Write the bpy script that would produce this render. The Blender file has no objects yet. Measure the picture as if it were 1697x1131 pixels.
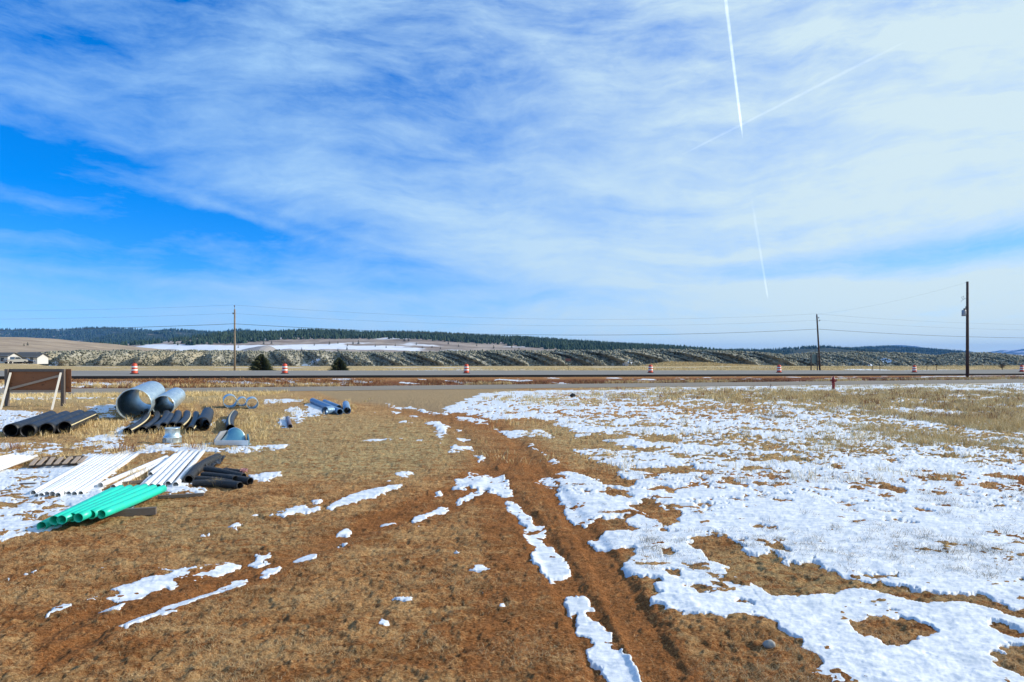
import bpy, math, random
import numpy as np
from mathutils import Vector, Matrix
random.seed(7)
R = math.radians
SC = bpy.context.scene
COL = SC.collection

# ---------------------------------------------------------------- camera
cam_d = bpy.data.cameras.new("camera")
cam = bpy.data.objects.new("camera", cam_d); COL.objects.link(cam)
cam.location = (0, 0, 3.0); cam.rotation_euler = (R(90), 0, 0)
cam_d.sensor_width = 36; cam_d.lens = 24
cam_d.shift_y = 22.5 / 1697
cam_d.clip_start = 0.1; cam_d.clip_end = 60000
SC.camera = cam

# ---------------------------------------------------------------- light
SUN_EL, SUN_AZ = R(27), R(9)      # azimuth measured from +X towards +Y
sd = Vector((math.cos(SUN_EL) * math.cos(SUN_AZ), math.cos(SUN_EL) * math.sin(SUN_AZ), math.sin(SUN_EL)))
sun_d = bpy.data.lights.new("sun", 'SUN'); sun_d.energy = 4.6; sun_d.angle = R(0.6); sun_d.color = (1.0, 0.93, 0.82)
sun = bpy.data.objects.new("sun", sun_d); COL.objects.link(sun)
sun.rotation_euler = sd.to_track_quat('Z', 'Y').to_euler()
SC.view_settings.view_transform = 'Standard'; SC.view_settings.look = 'None'
SC.view_settings.exposure = 0.12; SC.view_settings.gamma = 1
SC.cycles.use_denoising = True
SC.cycles.max_bounces = 5; SC.cycles.volume_bounces = 0
SC.cycles.caustics_reflective = False; SC.cycles.caustics_refractive = False

# ---------------------------------------------------------------- node helpers
class NT:
    def __init__(s, tree): s.t = tree; s.n = tree.nodes; s.l = tree.links
    def add(s, typ, **kw):
        nd = s.n.new(typ)
        for k, v in kw.items(): setattr(nd, k, v)
        return nd
    def put(s, sock, v):
        if isinstance(v, bpy.types.NodeSocket): s.l.new(v, sock)
        elif isinstance(v, (tuple, list)):
            v = tuple(v)
            if len(v) == 3 and sock.type == 'RGBA': v = v + (1,)
            sock.default_value = v
        else: sock.default_value = v
    def math(s, op, a, b=0.0, c=None, clamp=False):
        m = s.add('ShaderNodeMath', operation=op); m.use_clamp = clamp
        s.put(m.inputs[0], a); s.put(m.inputs[1], b)
        if c is not None: s.put(m.inputs[2], c)
        return m.outputs[0]
    def vmath(s, op, a, b=(0, 0, 0)):
        m = s.add('ShaderNodeVectorMath', operation=op)
        s.put(m.inputs[0], a); s.put(m.inputs[1], b)
        return m.outputs[0]
    def mix(s, f, a, b, mode='MIX'):
        m = s.add('ShaderNodeMix', data_type='RGBA', blend_type=mode)
        s.put(m.inputs[0], f); s.put(m.inputs[6], a); s.put(m.inputs[7], b)
        return m.outputs[2]
    def ramp(s, v, a, b, lo=0.0, hi=1.0):
        m = s.add('ShaderNodeMapRange', interpolation_type='SMOOTHSTEP')
        s.put(m.inputs[0], v); m.inputs[1].default_value = a; m.inputs[2].default_value = b
        m.inputs[3].default_value = lo; m.inputs[4].default_value = hi
        return m.outputs[0]
    def noise(s, vec, scale, detail=4, rough=0.55, dist=0.0):
        m = s.add('ShaderNodeTexNoise'); s.put(m.inputs['Vector'], vec)
        m.inputs['Scale'].default_value = scale; m.inputs['Detail'].default_value = detail
        m.inputs['Roughness'].default_value = rough; m.inputs['Distortion'].default_value = dist
        return m.outputs[0]
    def vor(s, vec, scale, feature='F1', out='Distance'):
        m = s.add('ShaderNodeTexVoronoi', feature=feature); s.put(m.inputs['Vector'], vec)
        m.inputs['Scale'].default_value = scale
        return m.outputs[out]
    def mapping(s, vec, scale=(1, 1, 1), rot=(0, 0, 0), loc=(0, 0, 0)):
        m = s.add('ShaderNodeMapping'); s.put(m.inputs[0], vec)
        m.inputs[1].default_value = loc; m.inputs[2].default_value = rot; m.inputs[3].default_value = scale
        return m.outputs[0]

def new_mat(name):
    m = bpy.data.materials.new(name); m.use_nodes = True
    t = NT(m.node_tree); b = t.n['Principled BSDF']
    return m, t, b
def objco(t):
    return t.add('ShaderNodeTexCoord').outputs['Object']
def poscoord(t):
    return t.add('ShaderNodeNewGeometry').outputs['Position']
def bump(t, b, h, strength, dist):
    n = t.add('ShaderNodeBump'); n.inputs['Strength'].default_value = strength; n.inputs['Distance'].default_value = dist
    t.put(n.inputs['Height'], h); t.l.new(n.outputs[0], b.inputs['Normal'])

# ---------------------------------------------------------------- sky
F = 1131.0; HOR = 588.0; CX = 848.5
world = bpy.data.worlds.new("World"); SC.world = world; world.use_nodes = True
t = NT(world.node_tree); bg = t.n['Background']; bg.inputs[1].default_value = 0.115
sky = t.add('ShaderNodeTexSky', sky_type='NISHITA'); sky.sun_disc = False
sky.sun_elevation = SUN_EL; sky.sun_rotation = R(90) - SUN_AZ
sky.altitude = 2900; sky.air_density = 1.0; sky.dust_density = 0.3; sky.ozone_density = 3.0
hs = t.add('ShaderNodeHueSaturation'); hs.inputs['Saturation'].default_value = 1.22; hs.inputs['Value'].default_value = 1.0
sx = t.add('ShaderNodeSeparateXYZ'); t.put(sx.inputs[0], t.add('ShaderNodeTexCoord').outputs['Generated'])
lift = t.math('ADD', 0.86, t.math('MULTIPLY', t.math('MAXIMUM', sx.outputs[2], 0.0), 1.0))
lv = t.add('ShaderNodeVectorMath', operation='SCALE'); t.put(lv.inputs[0], t.mix(1.0, sky.outputs[0], (0.93, 1.19, 1.60), 'MULTIPLY')); t.put(lv.inputs[3], lift)
t.put(hs.inputs['Color'], lv.outputs[0])
d = t.add('ShaderNodeTexCoord').outputs['Generated']
sx = t.add('ShaderNodeSeparateXYZ'); t.put(sx.inputs[0], d)
az = t.math('ARCTAN2', sx.outputs[0], sx.outputs[1])
el = t.math('ARCSINE', sx.outputs[2])
def pxang(px, py):
    x = (px - CX) / F; z = (HOR - py) / F
    return math.atan2(x, 1), math.atan2(z, math.hypot(x, 1))
# cirrus fibres: three families of streaks laid over the dome, bent by a slow warp
sc3 = t.add('ShaderNodeCombineXYZ'); t.put(sc3.inputs[0], az); t.put(sc3.inputs[1], el); P2 = sc3.outputs[0]
wn = t.add('ShaderNodeTexNoise'); t.put(wn.inputs['Vector'], P2); wn.inputs['Scale'].default_value = 2.6; wn.inputs['Detail'].default_value = 4
ws = t.add('ShaderNodeVectorMath', operation='SCALE'); t.put(ws.inputs[0], t.vmath('SUBTRACT', wn.outputs['Color'], (0.5, 0.5, 0.5))); ws.inputs[3].default_value = 0.13
Pw = t.vmath('ADD', P2, ws.outputs[0])
def fibres(rot, sx_, sy_, rough, dist, off):
    return t.noise(t.mapping(Pw, scale=(sx_, sy_, 1), rot=(0, 0, R(rot)), loc=(off, off*.7, 0)), 1.0, 10, rough, dist)
n1 = fibres(14, 4.0, 17.0, .62, .25, 3.1)     # sinking to the right
n2 = fibres(-10, 3.4, 24.0, .62, .2, 7.7)     # rising to the right
n3 = fibres(-36, 5.0, 17.0, .66, .3, 1.3)     # steep wisps near the top
n4 = t.noise(t.mapping(Pw, scale=(1.2, 2.4, 1), rot=(0, 0, R(-20))), 9.0, 9, .70, .3)
wl = t.ramp(az, -.15, .25, 1.0, 0.0); wr = t.math('SUBTRACT', 1.0, wl); wt = t.ramp(el, .26, .42)
def blob(px, py, rx, ry, rot, amp):
    a0, e0 = pxang(px, py)
    sx_, sy_ = rx / F, ry / F
    c, s_ = math.cos(R(rot)), math.sin(R(rot))
    da = t.math('SUBTRACT', az, a0); de = t.math('SUBTRACT', el, e0)
    u = t.math('ADD', t.math('MULTIPLY', da, c / sx_), t.math('MULTIPLY', de, s_ / sx_))
    v = t.math('ADD', t.math('MULTIPLY', da, -s_ / sy_), t.math('MULTIPLY', de, c / sy_))
    q = t.math('ADD', t.math('MULTIPLY', u, u), t.math('MULTIPLY', v, v))
    return t.math('MULTIPLY', t.math('EXPONENT', t.math('MULTIPLY', q, -1.0)), amp)
dens = t.ramp(az, -0.75, 0.55, 0.36, 0.80)
for bl in BLOBS if 'BLOBS' in globals() else [
        (60, 350, 360, 120, -6, -0.27), (150, 150, 200, 130, 0, -0.14), (330, 400, 320, 80, -10, -0.17),
        (520, 170, 200, 60, 10, -0.12), (560, 405, 260, 38, -6, -0.26), (110, 80, 120, 60, 0, -0.05),
        (230, 235, 330, 55, -16, 0.10), (560, 300, 260, 60, -22, 0.22), (780, 380, 200, 60, -25, 0.16),
        (500, 80, 200, 60, 25, 0.08), (870, 90, 170, 80, 0, -0.16), (720, 130, 140, 60, 20, -0.10),
        (1640, 405, 190, 24, 7, -0.50), (1330, 440, 180, 16, 4, -0.26), (860, 480, 160, 18, -3, -0.25),
        (880, 430, 300, 60, 0, 0.1), (1600, 120, 300, 170, 0, 0.22), (1450, 330, 300, 60, 8, 0.12),
        (560, 382, 150, 9, -15, 0.20), (180, 458, 240, 9, -3, 0.22), (150, 290, 200, 12, -10, 0.16), (120, 345, 220, 8, -3, .14), (330, 330, 200, 10, -14, .16), (90, 400, 260, 10, -5, .12), (420, 362, 140, 8, -16, .18), (700, 492, 330, 14, 4, 0.25),
        (300, 520, 500, 26, 0, 0.16), (1400, 500, 500, 40, 3, 0.2), (1250, 220, 200, 25, -3, -0.14)]:
    dens = t.math('ADD', dens, blob(*bl))
def ctr(n, k): return t.math('MULTIPLY', t.math('SUBTRACT', n, 0.5), k)
tex = t.math('ADD', t.math('MULTIPLY', ctr(n1, 1.7), t.math('MULTIPLY_ADD', wl, .88, .12)), t.math('MULTIPLY', ctr(n2, 1.05), t.math('MULTIPLY_ADD', wr, .75, .25)))
tex = t.math('ADD', tex, t.math('ADD', t.math('MULTIPLY', ctr(n3, 1.5), t.math('MULTIPLY_ADD', wt, .8, .1)), ctr(n4, .60)))
dens = t.math('ADD', dens, tex)
hz = t.math('EXPONENT', t.math('MULTIPLY', t.math('MAXIMUM', el, 0.0), -12.0))
dens = t.math('ADD', dens, t.math('MULTIPLY', hz, 0.22))
dens = t.math('MINIMUM', t.math('MAXIMUM', dens, 0.0), 1.0)
cw = t.ramp(az, -0.6, 0.6, 0.0, 1.0)
white = t.mix(cw, (3.0, 5.2, 8.0), (5.4, 6.75, 7.4))
skyc = t.mix(dens, hs.outputs[0], white)
t.l.new(skyc, bg.inputs[0])

# ---------------------------------------------------------------- mesh helpers
def tag(o, label=None, cat=None, group=None, kind=None):
    if label: o['label'] = label
    if cat: o['category'] = cat
    if group: o['group'] = group
    if kind: o['kind'] = kind
    return o
def link(name, me, mat=None, parent=None):
    o = bpy.data.objects.new(name, me); COL.objects.link(o)
    if mat is not None and me is not None: me.materials.append(mat)
    if parent is not None: o.parent = parent
    return o
def empty(name, loc, rz=0):
    o = bpy.data.objects.new(name, None); COL.objects.link(o)
    o.location = loc; o.rotation_euler = (0, 0, rz); o.empty_display_size = 0.3
    return o
def fast_mesh(name, V, Fc, smooth=False):
    V = np.ascontiguousarray(V, dtype=np.float32); Fc = np.ascontiguousarray(Fc, dtype=np.int32)
    me = bpy.data.meshes.new(name); m, k = Fc.shape
    me.vertices.add(len(V)); me.vertices.foreach_set('co', V.ravel())
    me.loops.add(m * k); me.loops.foreach_set('vertex_index', Fc.ravel())
    me.polygons.add(m); me.polygons.foreach_set('loop_start', np.arange(0, m * k, k, dtype=np.int32))
    if smooth: me.polygons.foreach_set('use_smooth', np.ones(m, dtype=bool))
    me.update(calc_edges=True)
    return me
def color_attr(me, name, A):
    a = me.color_attributes.new(name, 'FLOAT_COLOR', 'POINT')
    a.data.foreach_set('color', np.ascontiguousarray(A, dtype=np.float32).ravel())

class MB:
    def __init__(s): s.v = []; s.f = []; s.sm = []
    def box(s, c, size, rz=0, M=None):
        b = len(s.v); hx, hy, hz_ = size[0] / 2, size[1] / 2, size[2] / 2
        m = M if M is not None else Matrix.Rotation(rz, 3, 'Z')
        for x, y, z in ((-1,-1,-1),(1,-1,-1),(1,1,-1),(-1,1,-1),(-1,-1,1),(1,-1,1),(1,1,1),(-1,1,1)):
            s.v.append(Vector(c) + m @ Vector((x*hx, y*hy, z*hz_)))
        for f in ((0,3,2,1),(4,5,6,7),(0,1,5,4),(1,2,6,5),(2,3,7,6),(3,0,4,7)):
            s.f.append([b+i for i in f]); s.sm.append(False)
        return s
    def beam(s, p0, p1, w, h):
        p0 = Vector(p0); p1 = Vector(p1); ax = (p1 - p0); L = ax.length; ax.normalize()
        up = Vector((0, 0, 1)) if abs(ax.z) < 0.95 else Vector((0, 1, 0))
        sd_ = ax.cross(up).normalized(); u2 = sd_.cross(ax)
        M = Matrix((sd_, ax, u2)).transposed()
        return s.box((p0 + p1) / 2, (w, L, h), M=M)
    def sweep(s, pts, radii, n=12, caps=True, closed_loop=False):
        b0 = len(s.v); pts = [Vector(p) for p in pts]; prev = None
        for i, p in enumerate(pts):
            a = pts[min(i+1, len(pts)-1)] - pts[max(i-1, 0)]; a.normalize()
            up = Vector((0, 0, 1)) if abs(a.z) < 0.97 else Vector((0, 1, 0))
            sd_ = a.cross(up).normalized(); u2 = sd_.cross(a)
            r = radii[i] if isinstance(radii, (list, tuple)) else radii
            for k in range(n):
                th = 2*math.pi*k/n
                s.v.append(p + sd_*math.cos(th)*r + u2*math.sin(th)*r)
        for i in range(len(pts)-1):
            for k in range(n):
                k2 = (k+1) % n
                s.f.append([b0+i*n+k, b0+i*n+k2, b0+(i+1)*n+k2, b0+(i+1)*n+k]); s.sm.append(True)
        if caps:
            s.f.append([b0+k for k in range(n)][::-1]); s.sm.append(False)
            s.f.append([b0+(len(pts)-1)*n+k for k in range(n)]); s.sm.append(False)
        return s
    def lathe(s, prof, c=(0,0,0), n=20, axis=None):
        b0 = len(s.v); c = Vector(c)
        for r, z in prof:
            for k in range(n):
                th = 2*math.pi*k/n
                s.v.append(c + Vector((r*math.cos(th), r*math.sin(th), z)))
        for i in range(len(prof)-1):
            for k in range(n):
                k2 = (k+1) % n
                s.f.append([b0+i*n+k, b0+i*n+k2, b0+(i+1)*n+k2, b0+(i+1)*n+k]); s.sm.append(True)
        return s
    def poly(s, pts):
        b = len(s.v); s.v += [Vector(p) for p in pts]; s.f.append(list(range(b, b+len(pts)))); s.sm.append(False); return s
    def build(s, name, mat, parent=None, bevel=0):
        me = bpy.data.meshes.new(name); me.from_pydata([tuple(v) for v in s.v], [], s.f)
        me.polygons.foreach_set('use_smooth', s.sm); me.update()
        o = link(name, me, mat, parent)
        if bevel:
            bm = o.modifiers.new('bevel', 'BEVEL'); bm.width = bevel; bm.segments = 1; bm.limit_method = 'ANGLE'
        return o

# ---------------------------------------------------------------- numpy noise
_rng = np.random.RandomState(11)
_T = _rng.rand(256, 256).astype(np.float32)
def vnoise(x, y, s=0):
    x = x + s*17.31; y = y + s*9.77
    xi = np.floor(x).astype(np.int64); yi = np.floor(y).astype(np.int64)
    fx = (x - xi).astype(np.float32); fy = (y - yi).astype(np.float32)
    fx = fx*fx*fx*(fx*(fx*6-15)+10); fy = fy*fy*fy*(fy*(fy*6-15)+10)
    x0 = xi & 255; x1 = (xi+1) & 255; y0 = yi & 255; y1 = (yi+1) & 255
    return (_T[y0, x0]*(1-fx)+_T[y0, x1]*fx)*(1-fy) + (_T[y1, x0]*(1-fx)+_T[y1, x1]*fx)*fy
def fbm(x, y, scale, octv=4, s=0, gain=0.5):
    a = 1.0; tot = 0; out = 0; f = scale
    for o in range(octv):
        ca, sa = math.cos(o*0.7+s), math.sin(o*0.7+s)
        out = out + a*vnoise((x*ca-y*sa)*f, (x*sa+y*ca)*f, s+o*3.1)
        tot += a; a *= gain; f *= 2.03
    return out/tot
def nfbm(*a, **k):       # contrast-normalised to mean .5, roughly uniform
    v = fbm(*a, **k); return np.clip(0.5 + (v-0.5)*1.9, -0.3, 1.3)
def sstep(a, b, x):
    q = np.clip((x-a)/(b-a), 0, 1); return q*q*(3-2*q)
def py_of(y): return HOR + 3*F/y
def G(px, py, h=0.0):    # world point at height h on the photograph's sight line
    y = (3-h)*F/(py-HOR); return Vector(((px-CX)/F*y, y, h))

# ---------------------------------------------------------------- plan maps of the field (drawn on a 1:1 px grid, read back in ground coordinates)
IX0, IX1, IY0, IY1 = -250, 1950, 588, 1330
W_, H_ = IX1-IX0, IY1-IY0
def fill(img, poly, val=1.0, mode='set'):
    xs = np.array([p[0] for p in poly], float); ys = np.array([p[1] for p in poly], float)
    x0 = max(IX0, int(xs.min())-1); x1 = min(IX1, int(xs.max())+2); y0 = max(IY0, int(ys.min())-1); y1 = min(IY1, int(ys.max())+2)
    if x1 <= x0 or y1 <= y0: return
    gx, gy = np.meshgrid(np.arange(x0, x1)+0.5, np.arange(y0, y1)+0.5)
    ins = np.zeros(gx.shape, bool); n = len(poly)
    for i in range(n):
        xa, ya, xb, yb = xs[i], ys[i], xs[(i+1) % n], ys[(i+1) % n]
        if ya == yb: continue
        c = ((ya > gy) != (yb > gy)) & (gx < (xb-xa)*(gy-ya)/(yb-ya)+xa)
        ins ^= c
    sub = img[y0-IY0:y1-IY0, x0-IX0:x1-IX0]
    sub[ins] = val if mode == 'set' else np.maximum(sub[ins], val)
def ell(img, cx, cy, rx, ry, val, soft=True):
    x0 = max(IX0, int(cx-2*rx)); x1 = min(IX1, int(cx+2*rx)); y0 = max(IY0, int(cy-2*ry)); y1 = min(IY1, int(cy+2*ry))
    if x1 <= x0 or y1 <= y0: return
    gx, gy = np.meshgrid(np.arange(x0, x1), np.arange(y0, y1))
    q = np.sqrt(((gx-cx)/rx)**2+((gy-cy)/ry)**2); w = 1-sstep(0.6, 1.35, q)
    sub = img[y0-IY0:y1-IY0, x0-IX0:x1-IX0]; sub[:] = sub*(1-w)+val*w
def blur(img, r):
    k = 2*r+1
    for ax in (0, 1):
        pad = [(0, 0), (0, 0)]; pad[ax] = (r+1, r)
        c = np.cumsum(np.pad(img, pad, mode='edge'), axis=ax)
        img = (c[k:] - c[:-k])/k if ax == 0 else (c[:, k:] - c[:, :-k])/k
    return img
def tr(ox, oy, sc, pts): return [(ox+x/sc, oy+y/sc) for x, y in pts]
def line(img, pts, w, val=1.0):
    for i in range(len(pts)-1):
        (x0, y0), (x1, y1) = pts[i], pts[i+1]
        w0 = w*(y0-HOR)/200; w1 = w*(y1-HOR)/200
        fill(img, [(x0-w0, y0), (x0+w0, y0), (x1+w1, y1), (x1-w1, y1)] if abs(y1-y0) > abs(x1-x0)*0.5 else
             [(x0, y0-w0*0.4), (x1, y1-w1*0.4), (x1, y1+w1*0.4), (x0, y0+w0*0.4)], val)
SN = np.zeros((H_, W_), np.float32)
Z7 = (550, 800, 2.828); Z3 = (440, 620, 3.689); Z4 = (840, 620, 3.689); Z8 = (1097, 800, 2.828); Z6 = (0, 850, 2.828); Z5 = (1240, 620, 3.713)
# big field at right
field = [(728,679),(762,664),(795,652),(850,648),(1000,646),(1200,642),(1400,640),(1697,636),(1950,634),(1950,1330),(1500,1330),(1372,1131)]
field += tr(*Z8, [(770,905),(700,905),(630,885),(680,870),(740,865),(770,835),(690,790),(650,770),(665,750),(620,710),(540,690),(550,665),(500,655),(480,630),(380,635),(300,640),(130,620),(0,600)])
field += tr(*Z7, [(1560,600),(1485,570),(1490,540),(1560,520),(1500,485),(1560,465),(1430,450),(1370,430),(1350,405),(1385,370),(1420,335),(1400,305),(1340,320),(1245,310),(1190,265),(1270,255),(1280,230),(1480,220),(1420,210),(1390,175),(1440,150),(1420,145),(1300,165),(1180,195),(1130,190),(1100,160),(1110,145),(1080,130),(1095,100),(1060,80),(1060,30),(960,0)])
field += tr(*Z4, [(165,630),(250,605),(380,590),(440,610),(520,640),(640,665),(740,690),(800,650),(740,640),(690,628),(670,580),(700,555),(560,540),(470,515),(560,490),(430,485),(400,460),(560,445),(700,420),(560,400),(600,372),(430,390),(400,350),(330,345),(400,320),(280,310),(300,290),(200,272),(0,278)])
field += tr(*Z3, [(1440,280),(1300,250),(1140,230),(1080,215)])
fill(SN, field)
HOLES = [(Z4, [(530,720),(600,700),(760,715),(680,725),(760,745),(740,765),(620,745)]),
 (Z4, [(750,800),(830,790),(880,800),(1000,830),(1085,845),(1060,880),(980,910),(990,930),(940,925),(880,870),(810,840)]),
 (Z4, [(945,950),(1000,945),(1025,968),(960,970)]), (Z4, [(820,705),(950,682),(1180,688),(1100,705),(900,715)]),
 (Z4, [(740,565),(1040,570),(1100,550),(1210,590),(1100,612),(900,608),(770,590)]),
 (Z4, [(380,390),(550,370),(760,380),(560,400),(540,420),(660,430),(850,450),(980,455),(900,470),(780,462),(620,450),(450,455),(380,430)]),
 (Z4, [(780,385),(1000,375),(1060,400),(1220,405),(1000,415),(850,405)]),
 (Z4, [(800,765),(900,765),(930,780),(860,795)]), (Z4, [(970,715),(1040,718),(1010,735)]), (Z4, [(1260,660),(1360,640),(1430,655),(1340,670)]),
 (Z4, [(1410,562),(1610,570),(1600,582),(1450,578)]), (Z4, [(1280,520),(1420,510),(1440,522),(1340,538)]),(Z4, [(840,440),(980,452),(880,470)]),
 (Z8, [(100,265),(150,250),(240,245),(330,270),(380,310),(360,325),(420,350),(520,330),(560,370),(640,385),(720,375),(780,420),(900,460),(990,490),(1000,465),(1100,490),(1240,505),(1300,520),(1400,520),(1520,530),(1600,575),(1697,605),(1800,620),(1800,690),(1697,640),(1600,610),(1500,590),(1430,568),(1350,563),(1230,570),(1130,550),(1000,520),(900,500),(800,515),(700,540),(580,545),(520,530),(460,490),(400,465),(290,420),(325,405),(290,390),(215,370),(205,350),(180,325),(120,300)]),
 (Z8, [(890,650),(960,630),(1040,625),(1150,630),(1250,670),(1325,710),(1230,730),(1140,770),(1040,750),(940,715)]),
 (Z8, [(1540,665),(1600,665),(1697,700),(1800,730),(1697,725),(1620,715),(1560,690)]),
 (Z8, [(1540,840),(1580,820),(1610,800),(1580,770),(1697,760),(1800,770),(1800,940),(1697,910),(1600,870)]),
 (Z8, [(0,125),(60,125),(110,140),(70,180),(0,205)]), (Z8, [(0,215),(60,225),(0,235)]), (Z8, [(0,310),(90,320),(60,340),(0,340)]),
 (Z8, [(80,385),(180,385),(180,400),(120,398)]), (Z8, [(5,410),(60,415),(70,435),(10,435)]), (Z8, [(30,478),(130,478),(270,515),(180,522),(140,490)]),
 (Z8, [(345,560),(400,555),(440,570),(470,580),(360,574)]), (Z8, [(1060,590),(1150,600),(1100,614)]), (Z8, [(340,265),(410,268),(380,282)]),
 (Z8, [(480,295),(560,290),(620,325),(540,315)]), (Z8, [(930,435),(1110,430),(1090,450),(950,445)]), (Z8, [(1020,15),(1060,8),(1140,28),(1050,32)]),
 (Z8, [(390,198),(540,212),(560,222),(420,210)]), (Z8, [(770,300),(850,305),(820,312)]), (Z8, [(1655,445),(1697,440),(1697,460)]),
 (Z5, [(1435,625),(1500,612),(1640,620),(1697,630),(1800,640),(1800,700),(1697,690),(1640,655),(1560,640)]),
 (Z5, [(1415,670),(1480,655),(1530,668),(1500,710),(1440,700)]), (Z5, [(805,700),(860,680),(900,700),(980,712),(1060,705),(960,718),(860,712)]),
 (Z5, [(130,515),(300,502),(385,515),(330,528),(200,524)]), (Z5, [(510,770),(560,780),(625,790),(560,796)])]
for z, pl_ in HOLES: fill(SN, tr(*z, pl_), 0.0)
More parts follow.
